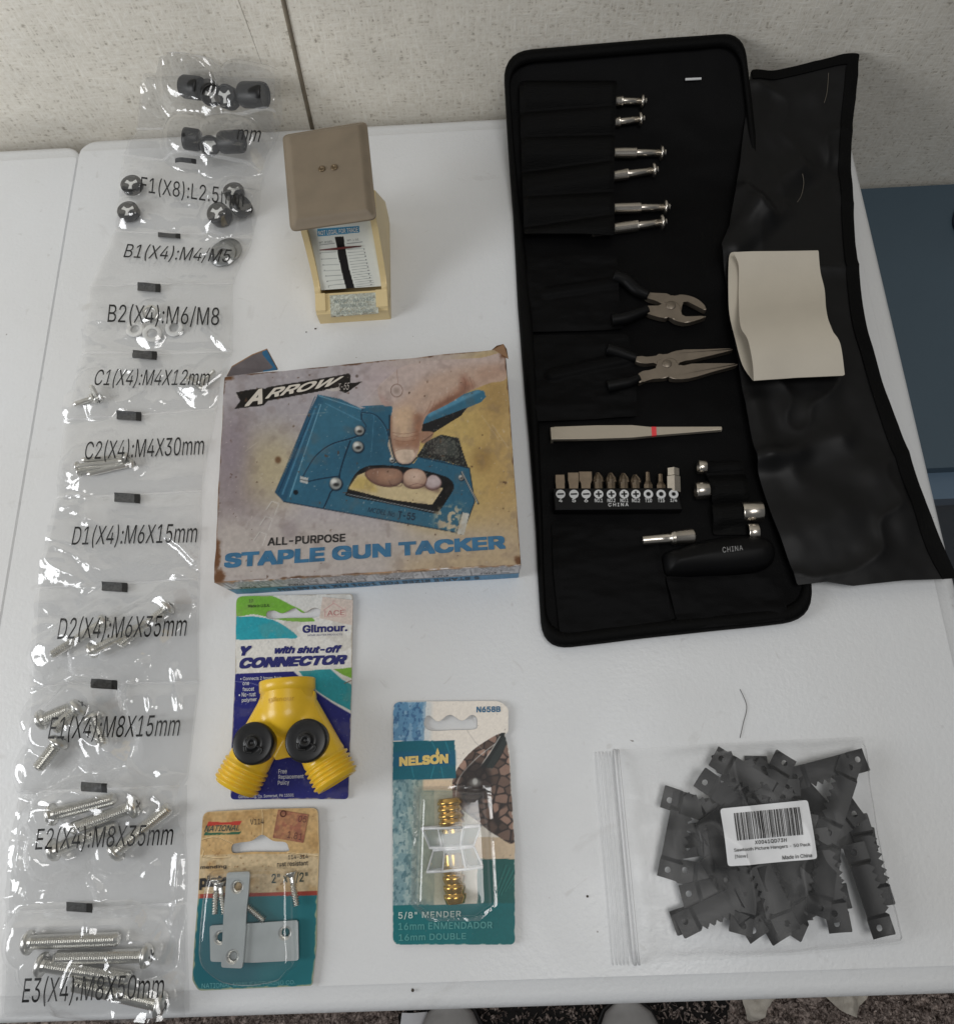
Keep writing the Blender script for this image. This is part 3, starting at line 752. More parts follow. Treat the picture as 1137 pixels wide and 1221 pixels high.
# seams between bags in picture pixels: (left end), (right end)
seams = [((174, 84), (334, 92)), ((163, 153), (335, 149)), ((147, 184), (313, 205)), ((137, 275), (301, 284)), ((107, 341), (278, 338)), ((99, 424), (277, 419)), ((77, 502), (258, 487)),
         ((69, 594), (240, 585)), ((46, 701), (238, 690)), ((38, 818), (237, 812)), ((23, 944), (222, 936)), ((8, 1086), (222, 1076)), ((2, 1214), (225, 1209))]
seam_w = [(P(*a, lambda x, y: strip_g(x, y) + .002), P(*b, lambda x, y: strip_g(x, y) + .002)) for a, b in seams]
def film_z(x, y):
    z = .0022 + strip_g(x, y)
    # puffed between seams
    d = np.full(np.shape(x), 1.0)
    for a, b in seam_w:
        nx, ny = -(b[1] - a[1]), b[0] - a[0]; L_ = math.hypot(nx, ny)
        d = np.minimum(d, np.abs((x - a[0]) * nx + (y - a[1]) * ny) / L_)
    puff = sstep(0, .010, d)
    z = z + .0018 * puff
    bul = np.zeros(np.shape(x))
    for x0, y0, x1, y1, h in SEGA:
        dx, dy = x1 - x0, y1 - y0; t = np.clip(((x - x0) * dx + (y - y0) * dy) / (dx * dx + dy * dy + 1e-12), 0, 1)
        D = np.hypot(x - x0 - t * dx, y - y0 - t * dy)
        bul = np.maximum(bul, (h + .0012) * (1 - sstep(.55 * h, .55 * h + .016, D)))
    z = np.maximum(z, strip_g(x, y) + bul)
    return z
def film_wrinkle(x, y):
    """Sharp ridges and soft billows of crumpled film."""
    u, v = rot2(x, y, .5)
    w = .0
    for k, (sx, sy, a, sd) in enumerate(((30, 60, 1.0, 5), (66, 34, .7, 11), (120, 130, .14, 23))):
        n_ = fbm(u * sx + 1.3 * fbm(x * 30, y * 30, 40 + k, 2), v * sy, sd, 2); w = w + a * (1 - np.abs(2 * n_ - 1)) ** 4
        u, v = rot2(u, v, 1.1)
    return .0026 * w * sstep(.48, .62, fbm(x * 26, y * 26, 77, 2)) + .0012 * (fbm(x * 55, y * 70, 31, 3) - .5)
CREASES = [(hits([a, b], .004), h) for a, b, h in (((236, 384), (277, 420), .0030), ((192, 630), (248, 682), .0034), ((94, 862), (130, 886), .0030), ((128, 884), (170, 934), .0034), ((48, 994), (104, 1030), .0032), ((100, 1026), (124, 1078), .0034), ((120, 1078), (118, 1118), .0020),
    ((106, 1140), (90, 1180), .0028), ((178, 822), (182, 850), .0022), ((120, 826), (124, 806), .0024), ((158, 806), (150, 846), .0024), ((36, 950), (22, 1060), .0022), ((214, 1010), (208, 1120), .0022), ((150, 790), (180, 792), .0030), ((206, 790), (214, 852), .0020), ((212, 1078), (196, 1170), .0022), ((20, 1082), (30, 1106), .0026), ((150, 240), (200, 265), .0016), ((176, 360), (182, 376), .002), ((104, 596), (112, 690), .0014))]
def film_top(x, y):
    z = film_z(x, y) + film_wrinkle(x, y)
    for (p, q), h in CREASES:
        dx, dy = q - p; L_ = math.hypot(dx, dy); t = ((x - p[0]) * dx + (y - p[1]) * dy) / L_ ** 2
        dd = ((x - p[0]) * dy - (y - p[1]) * dx) / L_ + .0014 * (fbm(x * 180, y * 180, 7, 2) - .5)
        z = z + h * np.clip(1 - np.abs(dd) / .0042, 0, 1) ** 1.3 * sstep(-.05, .25, t) * (1 - sstep(.75, 1.05, t))
    return z

strip = thing('bag_strip', 'long strip of clear hardware bags printed with screw sizes at left', 'bag strip', (*seam_w[6][0][:2], 0))
strip_txt = [(1, 'mm', [(283, 154), (312, 156), (310, 170), (282, 166)], .18), (2, 'F1(X8):L2.5mm', [(169, 210), (291, 226), (290, 250), (167, 232)], 0),
             (3, 'B1(X4):M4/M5', [(149, 290), (277, 297), (275, 316), (147, 310)], .25), (4, 'B2(X4):M6/M8', [(130, 362), (262, 366), (261, 392), (128, 388)], .05),
             (5, 'C1(X4):M4X12mm', [(115, 440), (251, 440), (250, 463), (112, 463)], .25), (6, 'C2(X4):M4X30mm', [(103, 526), (244, 519), (243, 546), (101, 552)], .1),
             (7, 'D1(X4):M6X15mm', [(88, 627), (236, 623), (235, 651), (85, 654)], .15), (8, 'D2(X4):M6X35mm', [(71, 736), (224, 732), (222, 763), (68, 767)], .15),
             (9, 'E1(X4):M8X15mm', [(60, 854), (216, 851), (214, 882), (57, 886)], .2), (10, 'E2(X4):M8X35mm', [(44, 987), (208, 981), (206, 1012), (42, 1018)], .15),
             (11, 'E3(X4):M8X50mm', [(29, 1165), (197, 1160), (195, 1195), (26, 1201)], .1)]
marks = {2: (222, 193), 3: (202, 281), 4: (178, 343), 5: (173, 423.5), 6: (154, 496), 7: (152, 594), 8: (137, 700), 9: (125, 816), 10: (113, 939), 11: (95, 1082)}
M_mark = mat('mark_grey', (74, 75, 76), .35, var=.5, vscale=700)
names = ['top bag pressed against the wall', 'second bag from the wall', 'bag printed F1(X8):L2.5mm', 'bag printed B1(X4):M4/M5', 'bag printed B2(X4):M6/M8', 'bag printed C1(X4):M4X12mm', 'bag printed C2(X4):M4X30mm',
         'bag printed D1(X4):M6X15mm', 'bag printed D2(X4):M6X35mm', 'bag printed E1(X4):M8X15mm', 'bag printed E2(X4):M8X35mm', 'bag printed E3(X4):M8X50mm']
for i in range(12):
    (l0, r0), (l1, r1) = seam_w[i], seam_w[i + 1]
    # small steps of the side edges from bag to bag, ragged
    nn = 7
    o = [l0 + (r0 - l0) * t for t in np.linspace(0, 1, 9)] + [r0 + (r1 - r0) * t + np.array([.0016 * (vn(t * 4, i, 5) - .5), 0, 0]) * (0 < t < 1) for t in np.linspace(0, 1, nn)[1:]]
    o += [r1 + (l1 - r1) * t for t in np.linspace(0, 1, 9)[1:]] + [l1 + (l0 - l1) * t + np.array([.0016 * (vn(t * 4, i, 9) - .5), 0, 0]) for t in np.linspace(0, 1, nn)[1:-1]]
    o = np.array(o)[:, :2]
    mb = MB(); mb.sheet(o, film_top, M_film, .0011, 0)
    # lower layer on the table and the welded seam
    mb.sheet(o, lambda x, y: strip_g(x, y) + .0007, M_film, .004, 0)
    a, b = l0, r0; d = (b - a)[:2] / np.linalg.norm((b - a)[:2]); nrm = np.array([-d[1], d[0]])
    bandq = [a[:2] - nrm * .0012, b[:2] - nrm * .0012, b[:2] + nrm * .0002, a[:2] + nrm * .0002]
    mb.sheet(bandq, lambda x, y: film_top(x, y) + .0003, M_filmedge, .0012, 0)
    for k, body, quad, sh in strip_txt:
        if k == i: mb.text(body, quad, M_black, film_top, .0005, shear=sh, bold=.0)
    bag = tag(mb.build('plastic_bag', strip), names[i])
    if i in marks:
        cx_, cy_ = marks[i]; sc_ = .75 + .25 * cy_ / 600 if cy_ < 600 else 1.0
        w_, h_ = 15.5 * min(1, sc_), 5.6 * min(1, sc_) * (.6 if i < 4 else 1); tl = -1.0
        mb = MB()
        for x0_, x1_, M_ in ((-1, .55, M_mark), (.55, 1, M_black)):
            qq = hits([(cx_ + x0_ * w_, cy_ - h_ - tl * x0_), (cx_ + x1_ * w_, cy_ - h_ - tl * x1_), (cx_ + x1_ * w_, cy_ + h_ - tl * x1_), (cx_ + x0_ * w_, cy_ + h_ - tl * x0_)], film_top)
            mb.sheet(qq, lambda x, y: film_top(x, y) + .0006, M_, .001, 0)
        mb.build('registration_mark', bag)

# ================================================================== POSTAL SCALE
def gain_(g): return g
M_cream = mat('cream_plastic', (222, 200, 150), .42, var=.05, vscale=40)
M_plate = mat('taupe_plate', (130, 117, 99), .55, var=.10, vscale=70, bump=.1, bscale=400)
M_print = mat('print_matte', rough=.5, attr=True, var=.03, vscale=250)
M_printg = mat('print_gloss', rough=.42, attr=True, spec=.28)
M_slot = mat('slot_black', (10, 7, 7), .6)
M_red = mat('pointer_red', (92, 30, 28), .45)
M_rivet = mat('rivet_brass', (120, 104, 82), .4, .7)
pA, pB = P(382, 386), P(466.5, 380.5)
ex = (pB - pA) / np.linalg.norm(pB - pA); ey = np.array([-ex[1], ex[0], 0]); SW = np.linalg.norm(pB - pA)
FS = Frame(pA, ex, ey)            # a across, b depth, h height
ps = thing('postal_scale', 'small cream postal scale with taupe square plate standing behind the staple gun box', 'scale', FS.world(SW / 2, .04, 0))
def side_prism(mb, a0, a1, prof, M, bev=0):
    """Profile [(b, h)] swept from a0 to a1."""
    fr = Frame(FS.world(a0, 0, 0), FS.ey, FS.n)      # a=b(depth), b=h ; normal = ey x n = ex
    mb.prism(prof, 0, a1 - a0, M, bev, fr=fr)
arc = [(.0145 + .0225 * t, .019 + .048 * (t ** 1.55)) for t in np.linspace(0, 1, 9)]       # curved front edge of the side walls
mb = MB()
side_prism(mb, 0, SW, [(0, 0), (0, .012), (.0015, .0135), (.014, .0165), (.014, .006), (.084, .006), (.084, 0)], M_cream, .0008)
wallp = [(.012, .003)] + [(.0125, .0165)] + arc + [(.058, .067), (.086, .022), (.086, .003)]
# label ledge frame
for a0, a1 in ((.0, .0075), (SW - .0085, SW)):
    side_prism(mb, a0, a1, [(.0, .010), (.0015, .0150), (.0135, .0180), (.0145, .010)], M_cream, .0006)
mb.box((.004, .046, .004), (SW - .004, .0478, .064), M_cream, FS)
mb.box((.0042, .080, .004), (SW - .0042, .084, .022), M_cream, FS)
side_prism(mb, .0042, SW - .0042, [(.044, .062), (.044, .066), (.058, .066), (.084, .023), (.0835, .020), (.057, .063)], M_cream)
mb.build('body', ps)
for a0, a1 in ((0.0, .0042), (SW - .0042, SW)):
    mb2 = MB(); side_prism(mb2, a0, a1, wallp, M_cream, .0009); mb2.build('side_wall', ps)
# groove line on the right outer wall
z6 = zoomer(320, 130, 4.522); zd = zoomer(370, 260, 9.39)
# curved dial between the walls
D0, D1 = FS.world(0, .0165, .0175), FS.world(0, .0390, .0640)
FD = Frame(D0, ex, D1 - D0); DL = np.linalg.norm(D1 - D0)
def dial_h(a, b): return -.0034 * 4 * np.clip(b / DL, 0, 1) * (1 - np.clip(b / DL, 0, 1))
ART = Paint(365, 235, 470, 395, (222, 224, 216), 6)
ART.poly(zd([(75, 120), (545, 88), (550, 160), (80, 205)]), (58, 140, 180))
for k in range(7): ART.line(zd([(105 + 16 * k, 385 + 75 * k * (1 - .03 * k)), (285 + 17 * k, 378 + 75 * k * (1 - .035 * k))]), .5, (120, 125, 125), .9, .3)
for k in range(15): ART.line(zd([(412 + 7 * k, 350 + 36 * k * (1 - .012 * k)), (598 + 8.5 * k, 335 + 34 * k * (1 - .010 * k))]), .4, (125, 130, 130), .9, .3)
for k in range(11):
    ART.ell(*zd([(600 + 8 * k, 345 + 40 * k)])[0], .7, .7, (70, 70, 72)); ART.ell(*zd([(112 + 17 * k * .9, 398 + 62 * k)])[0], .5, .5, (80, 80, 82))
ART.line(zd([(105, 300), (270, 280)]), .6, (90, 90, 95)); ART.line(zd([(410, 285), (580, 265)]), .6, (90, 90, 95))
ART.poly(zd([(275, 210), (370, 205), (400, 400), (440, 590), (510, 830), (415, 838), (360, 640), (315, 440)]), (10, 6, 6))
mb = MB()
mb.sheet([(.0042, 0), (SW - .0042, 0), (SW - .0042, DL), (.0042, DL)], dial_h, M_print, .0004, .001, fr=FD, color=ART.color(1.0))
for body, q in (('NOT LEGAL FOR TRADE', [(88, 142), (530, 100), (535, 150), (92, 190)]),):
    mb.text(body, zd(q), mat('print_white', (228, 230, 226), .5), dial_h, .00015, fr=FD, bold=.01)
M_tiny = mat('print_grey', (70, 72, 74), .5)
mb.text('WT. 8 OZS.', zd([(95, 262), (248, 248), (250, 268), (97, 284)]), M_tiny, dial_h, .0002, fr=FD)
mb.text('WT. 1 OZ.', zd([(408, 238), (545, 226), (546, 246), (410, 258)]), M_tiny, dial_h, .0002, fr=FD)
mb.build('dial', ps)
mb = MB()
pt = [FD.world(*FD.hit(zd([q]), lambda a, b: dial_h(a, b) + .0012)[0]) for q in ((105, 357), (290, 342), (385, 330), (570, 312))]
mb.tube(pt, [.0003, .0008, .0008, .0003], M_red, 6)
mb.build('pointer', ps)
ART2 = Paint(380, 340, 470, 395, (190, 194, 182), 6)
for k, y in enumerate((1010,)): pass
ART2.grain(.22, .5, 4); ART2.specks(.62, .9, (140, 130, 105), 8, .6)
for k in range(6): ART2.line(zd([(235 + 90 * k, 1100 - 8 * k), (280 + 90 * k, 1100 - 9 * k)]), .7, (95, 75, 50), .7)
def ledge_h(a, b): return .0140 + (b - .0015) * .24 + .0006
lq = FS.hit(zd([(215, 865), (735, 830), (765, 1060), (230, 1105)]), ledge_h)[:, :2]
mb = MB(); mb.sheet(lq, ledge_h, M_print, .0004, .0006, fr=FS, color=ART2.color(.95))
M_faded = mat('print_faded', (118, 132, 130), .6)
for body, q in (('WEIGHT', [(265, 915), (430, 903), (432, 945), (268, 958)]), ('WATCHERS', [(475, 900), (708, 885), (712, 925), (478, 942)]), ('PERSONAL SCALE', [(330, 965), (650, 945), (655, 985), (335, 1005)]), ('16 OZS. BY PERSONAL', [(290, 1045), (715, 1015), (718, 1050), (293, 1082)])):
    mb.text(body, zd(q), M_faded, ledge_h, .0001, fr=FS)
mb.build('maker_label', ps)
# square plate on its stem, rim turned down
PH = .083
pq = [P(*z6([q])[0], PH - .0036) for q in ((75, 140), (530, 66), (583, 590), (118, 658))]
cen = sum(pq) / 4
outl = rounded([q[:2] for q in pq], .0045)
def plate_h(x, y):
    _, _, d = nearest(np.atleast_1d(x).ravel().astype(float), np.atleast_1d(y).ravel().astype(float), [outl])
    return PH - .0034 * (1 - sstep(0, .0062, d)).reshape(np.shape(x))
mb = MB(); mb.sheet(outl, plate_h, M_plate, .0008, .0012); pl = mb.build('plate', ps)
for q in ((288, 322), (355, 314)):
    c = P(*z6([q])[0], PH); mb = MB(); mb.lathe(c + [0, 0, -.0005], c + [0, 0, .001], [(0, .0024), (.0009, .0024), (.0013, .0018), (.0013, .0013), (.0007, .0011), (.0007, .0)], M_rivet, 18, caps=False); mb.build('rivet', pl)
mb = MB(); c1 = FS.world(SW / 2, .050, .05); mb.tube([c1, c1 + [0, 0, PH - .051]], .006, M_cream, 12); mb.build('stem', ps)

# ================================================================== STAPLE GUN BOX
BH = .037
z7 = zoomer(240, 390, 2.8425)
bq = [(267.5, 449), (602, 415.5), (621, 673), (255, 694.5)]         # TL TR BR BL of the lid
bw = [P(*q, BH) for q in bq]
A = Paint(245, 405, 632, 712, (188, 180, 182), 3)
A.poly(z7([(60, 160), (560, 120), (200, 520), (40, 700)]), (172, 166, 170), 25, .8)
A.poly(z7([(20, 300), (180, 330), (230, 640), (20, 720)]), (150, 136, 136), 16, .8)
A.poly(z7([(620, 140), (1060, 70), (1100, 820), (700, 700)]), (204, 176, 112), 18)
A.poly(z7([(930, 120), (1080, 70), (1100, 820), (960, 780)]), (190, 156, 100), 14, .7)
A.poly(z7([(880, 640), (1100, 600), (1100, 840), (700, 830)]), (194, 170, 132), 16, .9)
A.poly(z7([(520, 120), (900, 80), (780, 260), (560, 250)]), (196, 180, 182), 14)
A.ell(*z7([(250, 480)])[0], 34, 42, (196, 180, 136), .8, .7)
A.poly(z7([(30, 640), (1100, 710), (1100, 860), (30, 880)]), (196, 186, 178), 12, .8)
A.poly(z7([(660, 790), (1100, 700), (1100, 860), (660, 860)]), (196, 166, 120), 12, .6)
A.ell(*z7([(950, 450)])[0], 12, 14, (150, 118, 70), .7, .6); A.ell(*z7([(1000, 240)])[0], 16, 20, (160, 130, 84), .7, .5); A.ell(*z7([(300, 690)])[0], 10, 11, (150, 138, 140), .7, .6)
A.ell(*z7([(110, 420)])[0], 16, 40, (150, 138, 148), .8, .6)
# handle of the tacker
A.poly(z7([(540, 268), (640, 262), (760, 288), (850, 240), (935, 212), (958, 216), (964, 236), (948, 254), (905, 272), (770, 326), (740, 335), (630, 300)]), (58, 112, 138))
A.poly(z7([(760, 292), (850, 244), (935, 214), (950, 218), (860, 262), (770, 305)]), (98, 160, 190), 1, .8)
A.poly(z7([(748, 330), (770, 322), (902, 272), (880, 300), (780, 362), (745, 352)]), (30, 30, 32))
# body
body = z7([(395, 228), (470, 243), (540, 275), (640, 268), (642, 330), (632, 400), (650, 458), (720, 462), (735, 440), (812, 452), (908, 478), (926, 592), (884, 702), (830, 690), (560, 640), (280, 592), (250, 560), (300, 450), (350, 320)])
bm_ = A.poly(body, (50, 102, 128))
A.poly(z7([(250, 560), (300, 450), (350, 320), (395, 228), (415, 252), (285, 592)]), (40, 86, 114), 0, 1)
A.poly(z7([(400, 240), (545, 285), (550, 340), (440, 390), (370, 460), (330, 560), (300, 580)]), (62, 116, 140), 6, .8, bm_)
A.poly(z7([(560, 300), (640, 300), (640, 420), (700, 470), (560, 460), (500, 500), (480, 420)]), (46, 94, 118), 8, .8, bm_)
A.poly(z7([(420, 600), (480, 560), (800, 640), (910, 580), (885, 705)]), (62, 110, 132), 6, .8, bm_)
A.line(z7([(405, 262), (300, 575)]), 1.2, (130, 182, 206), .8); A.line(z7([(388, 270), (275, 565)]), 2.2, (96, 156, 188), .6); A.line(z7([(372, 300), (262, 560)]), 1.0, (16, 48, 80), .8)
A.line(z7([(398, 232), (545, 280), (545, 310)]), 1.0, (128, 180, 204), .9); A.line(z7([(420, 258), (540, 318)]), .8, (110, 168, 196), .7)
arc_ = curve(z7([(545, 280), (543, 312), (558, 338), (548, 362), (505, 378), (440, 398), (390, 435), (360, 480), (338, 520)]), 6, False)
A.line(arc_, 1.6, (12, 32, 52)); A.line(arc_ + [0, .9], .6, (110, 165, 195), .6)
a2 = curve(z7([(505, 385), (485, 440), (468, 505), (478, 535), (442, 555), (430, 580), (415, 612)]), 6, False); A.line(a2, 1.5, (12, 34, 56))
a3 = curve(z7([(345, 528), (400, 515), (466, 505)]), 4, False); A.line(a3, 1.3, (14, 38, 60))
a4 = curve(z7([(545, 290), (590, 298), (625, 340), (635, 380)]), 5, False); A.line(a4, 1.3, (14, 40, 64)); A.line(a4 + [-1, .5], .6, (120, 175, 200), .5)
A.line(z7([(585, 300), (575, 440)]), .6, (110, 165, 195), .5)
A.line(z7([(280, 592), (560, 642), (830, 690), (884, 702), (926, 592), (908, 478), (735, 440)]), 1.3, (14, 36, 56), .8)
A.line(z7([(385, 236), (295, 455), (250, 560), (280, 592)]), .9, (20, 60, 90), .8)
# rear grip
grip = A.poly(z7([(730, 438), (762, 388), (812, 364), (872, 376), (888, 430), (905, 478), (840, 458)]), (36, 37, 37))
A.poly(z7([(800, 380), (860, 385), (870, 440), (790, 430)]), (78, 82, 78), 2, .8, grip); A.blend(grip * sstep(.55, .62, fbm(A.X * .6, A.Y * .6, 12, 3)), (120, 122, 112), .6)
# window with fingers
A.poly(curve(z7([(492, 560), (520, 500), (560, 472), (620, 468), (690, 474), (780, 492), (838, 512), (856, 538), (846, 565), (805, 625), (788, 632), (640, 600), (500, 574)]), 4), (18, 20, 24))
A.poly(z7([(498, 548), (530, 502), (560, 490), (600, 520), (820, 545), (782, 602), (640, 585)]), (214, 194, 152))
A.poly(z7([(498, 548), (530, 502), (575, 510), (600, 560)]), (205, 180, 112), 2)
z9 = zoomer(400, 410, 5.168)
A.poly(z9([(170, 775), (420, 850), (640, 920), (640, 880), (560, 820), (200, 760)]), (104, 76, 70), 2, .7)
for pts, c1, c2, hx, hy in (([(180, 800), (215, 772), (300, 765), (380, 772), (412, 800), (412, 840), (385, 868), (335, 882), (262, 872), (205, 840)], (146, 110, 92), (182, 142, 118), 330, 810),
                            ([(562, 830), (590, 808), (625, 815), (652, 850), (640, 885), (600, 902), (565, 892), (548, 860)], (172, 150, 150), (208, 192, 192), 612, 842),
                            ([(414, 815), (440, 780), (490, 768), (540, 785), (562, 830), (548, 872), (505, 892), (455, 890), (420, 865)], (180, 146, 126), (218, 190, 172), 486, 815)):
    mk = A.poly(curve(z9(pts), 4), c1, .5); q_ = z9([(hx, hy)])[0]
    A.ell(*q_, 11, 8, c2, .8, .9, mk)
    A.poly([(x, y + 4.5) for x, y in z9(pts)], c1, .3, 0); lo2 = A.mask(curve(z9(pts), 4)) * (1 - A.mask(curve([(x, y - 2.2) for x, y in z9(pts)], 4), 1.2)); A.blend(lo2, (92, 62, 58), .75)
    A.line(curve(z9(pts + pts[:1]), 4, False), .7, (74, 48, 44), .6)
A.line(curve(z9([(330, 845), (345, 870), (400, 878), (412, 850)]), 4, False), .8, (70, 44, 40), .7); A.line(curve(z9([(455, 875), (500, 862), (545, 868)]), 4, False), .8, (110, 76, 70), .6)
A.poly(z7([(826, 512), (852, 536), (846, 565), (805, 625), (780, 612), (815, 560)]), (14, 14, 16))
A.line(z7([(496, 566), (640, 596), (788, 626)]), 1.0, (170, 176, 178), .8); A.line(z7([(498, 556), (640, 585), (782, 610)]), 1.0, (24, 22, 24))
# hand
z9 = zoomer(400, 410, 5.168)
hand = A.poly(curve(z9([(1046, 60), (900, 84), (760, 92), (600, 105), (480, 118), (390, 150), (330, 200), (262, 262), (272, 340), (300, 382), (350, 388), (338, 460), (335, 540), (345, 620), (362, 695), (398, 735), (450, 738), (492, 705), (516, 640), (528, 545), (545, 470), (575, 430), (640, 398), (720, 355), (790, 310), (870, 272), (960, 238), (1050, 212)]), 5), (200, 172, 154))
A.poly(z9([(300, 90), (1060, 20), (1060, 110), (800, 130), (560, 200), (420, 330), (340, 390), (230, 380), (230, 250)]), (204, 186, 180), 6, .9, hand)
A.poly(z9([(880, 150), (1060, 120), (1060, 190), (900, 240), (860, 200)]), (186, 152, 132), 4, .7, hand)
A.poly(z9([(540, 470), (600, 380), (720, 300), (800, 230), (880, 250), (800, 320), (640, 420), (570, 460)]), (164, 118, 94), 4, .8, hand)
A.poly(z9([(560, 450), (640, 395), (720, 352), (790, 308), (800, 290), (700, 330), (600, 390)]), (118, 76, 60), 2, .7, hand)
A.poly(z9([(770, 200), (800, 180), (830, 260), (800, 310), (770, 290)]), (150, 100, 82), 3, .6, hand)
A.poly(z9([(360, 400), (470, 380), (500, 480), (470, 580), (370, 590), (345, 500)]), (216, 184, 152), 4, .85, hand)
A.poly(z9([(480, 420), (545, 440), (530, 560), (515, 640), (490, 660), (480, 560)]), (148, 100, 76), 3, .8, hand)
A.poly(z9([(350, 570), (420, 590), (510, 560), (505, 640), (430, 645), (360, 640)]), (160, 114, 88), 3, .75, hand)
A.poly(z9([(260, 300), (300, 330), (350, 384), (300, 386), (262, 340)]), (172, 138, 130), 3, .6, hand)
A.poly(z9([(332, 440), (348, 440), (352, 600), (372, 700), (355, 690), (336, 580)]), (140, 98, 76), 1.2, .6, hand)
A.poly(curve(z9([(368, 658), (400, 648), (474, 648), (488, 672), (478, 705), (450, 730), (404, 730), (376, 700)]), 4), (222, 198, 176), .4)
A.line(curve(z9([(368, 662), (400, 650), (474, 650), (488, 672)]), 4, False), .8, (150, 106, 84), .7)
A.poly(curve(z9([(524, 548), (560, 540), (602, 545), (590, 580), (560, 605), (528, 610)]), 4), (172, 132, 108), .3); A.line(curve(z9([(528, 606), (560, 585), (598, 556)]), 4, False), .9, (80, 54, 44), .8)
for q, al in (([(790, 210), (802, 245), (794, 285)], .6), ([(824, 205), (838, 235), (846, 275)], .6), ([(845, 220), (856, 250), (850, 272)], .4), ([(350, 545), (420, 555), (505, 540)], .5), ([(355, 565), (420, 578), (508, 562)], .45), ([(360, 590), (420, 602), (500, 590)], .4), ([(590, 350), (570, 400), (545, 440)], .35), ([(612, 345), (600, 385), (580, 420)], .35), ([(640, 345), (640, 375)], .3), ([(700, 300), (690, 345)], .3), ([(376, 150), (385, 245)], .4)):
    A.line(curve(z9(q), 4, False), .7, (112, 72, 58), al, .5, hand)
A.line(curve(z9([(332, 440), (334, 560), (348, 650), (368, 710), (400, 742), (456, 742), (500, 700)]), 5, False), 1.8, (10, 22, 34), .75)
A.line(z9([(150, 372), (368, 165)]), .8, (214, 200, 200), .6)
c_ = z7([(662, 215)])[0]; A.line([(c_[0] + 7 * math.cos(t), c_[1] + 7.6 * math.sin(t)) for t in np.linspace(0, 6.3, 24)], .8, (110, 84, 72), .9); A.ell(*c_, 3.6, 3.6, (150, 132, 122), .6, .6)
# rivets and fittings
for x, y, r in ((535, 350, 16), (530, 405, 18), (455, 530, 20), (646, 450, 9), (880, 510, 9)):
    p_ = z7([(x, y)])[0]; r /= 2.84
    A.ell(p_[0] + .6, p_[1] + .8, r * 1.15, r * 1.15, (14, 30, 46)); A.ell(*p_, r, r, (150, 152, 148)); A.ell(p_[0] - .3 * r, p_[1] - .35 * r, r * .5, r * .5, (226, 226, 220), .6); A.ell(p_[0] + .1 * r, p_[1] + .2 * r, r * .5, r * .3, (50, 50, 50), .5)
A.ell(*z7([(320, 560)])[0], 3, 3, (16, 26, 36)); A.poly(z7([(335, 505), (362, 512), (360, 532), (333, 524)]), (190, 194, 192)); A.line(z7([(335, 516), (362, 522)]), 1, (60, 64, 70))
A.line(z7([(882, 492), (938, 598)]), 2.2, (30, 34, 40)); A.line(z7([(882, 490), (936, 596)]), 1.2, (184, 186, 182))
A.poly(z7([(884, 628), (908, 632), (890, 704), (864, 700)]), (206, 204, 194)); A.line(z7([(884, 628), (864, 700)]), 1, (30, 40, 50))
sc_ = sstep(.50, .60, fbm(A.X * .25, A.Y * .25, 51, 4)) * A.mask(z7([(790, 620), (880, 600), (880, 700), (800, 700)]), 4); A.blend(sc_, (206, 190, 160), .95)
# flying staples
for k in range(3):
    x, y = 225 - 21 * k, 612 + 52 * k
    A.line(z7([(x - 6, y + 8), (x + 14, y - 22), (x + 38, y - 14), (x + 24, y + 24)]), .9, (216, 212, 206), .9); A.line(z7([(x - 4, y + 10), (x + 16, y - 19)]), .5, (110, 104, 104), .6)
# emblem ribbon
A.poly(z7([(117, 221), (150, 214), (203, 206), (216, 209), (226, 203), (470, 163), (500, 156), (505, 162), (505, 190), (546, 184), (490, 224), (452, 210), (420, 214), (225, 250), (210, 266), (112, 277), (132, 250)]), (26, 22, 20))
A.poly(z7([(418, 212), (468, 203), (472, 214), (446, 218)]), (206, 198, 192))
# wear
nz = fbm(A.X * .08, A.Y * .08, 21, 5); A.blend(sstep(.55, .75, nz), (120, 104, 98), .22)
A.specks(.83, .16, (92, 66, 48), 61, .8); A.specks(.80, .4, (225, 215, 205), 64, .4)
for q, w in (([(985, 330), (1040, 410)], .6), ([(950, 300), (1010, 385)], .4), ([(300, 300), (420, 290)], .4), ([(150, 420), (190, 390)], .5)): A.line(z7(q), w, (226, 214, 196), .5)
A.ell(*z7([(260, 450)])[0], 3.6, 4, (110, 78, 52), .5, .9); A.ell(*z7([(527, 166)])[0], 1.8, 1.8, (110, 96, 90), .4); A.ell(*z7([(705, 222)])[0], 1, 1, (80, 60, 50), .4)
bpoly = np.array(bq)
_, _, de = nearest(A.X.ravel(), A.Y.ravel(), [bpoly]); de = de.reshape(A.X.shape)
ew = 1 - sstep(.2, 1.8, de - 6.0 * (fbm(A.X * .1, A.Y * .1, 33, 4) - .70)); A.blend(ew, (150, 118, 88), .85)
ew2 = 1 - sstep(.2, 2.2, de - 6 * (fbm(A.X * .08, A.Y * .08, 37, 4) - .72)); A.blend(ew2, (94, 62, 40), .9)
for x, y, rx, ry in ((60, 850, 8, 12), (52, 770, 5, 22), (1030, 92, 8, 6), (90, 172, 8, 4), (1075, 790, 6, 6)): A.blend((1 - sstep(.5, 1.2, np.hypot((A.X - z7([(x, y)])[0][0]) / rx, (A.Y - z7([(x, y)])[0][1]) / ry) + .7 * (fbm(A.X * .3, A.Y * .3, 71, 3) - .5))), (112, 74, 46), .95)
A.grain(.07, .3, 5)
sbox = thing('staple_gun_box', 'worn cardboard staple gun box with a blue tacker and hand printed on its lid', 'box', ((bw[0] + bw[2])[0] / 2, (bw[0] + bw[2])[1] / 2, 0))
M_card = mat('cardboard_brown', (140, 108, 78), .85, var=.2, vscale=90)
M_cardw = mat('cardboard_grey', (176, 168, 162), .8, var=.1, vscale=90)
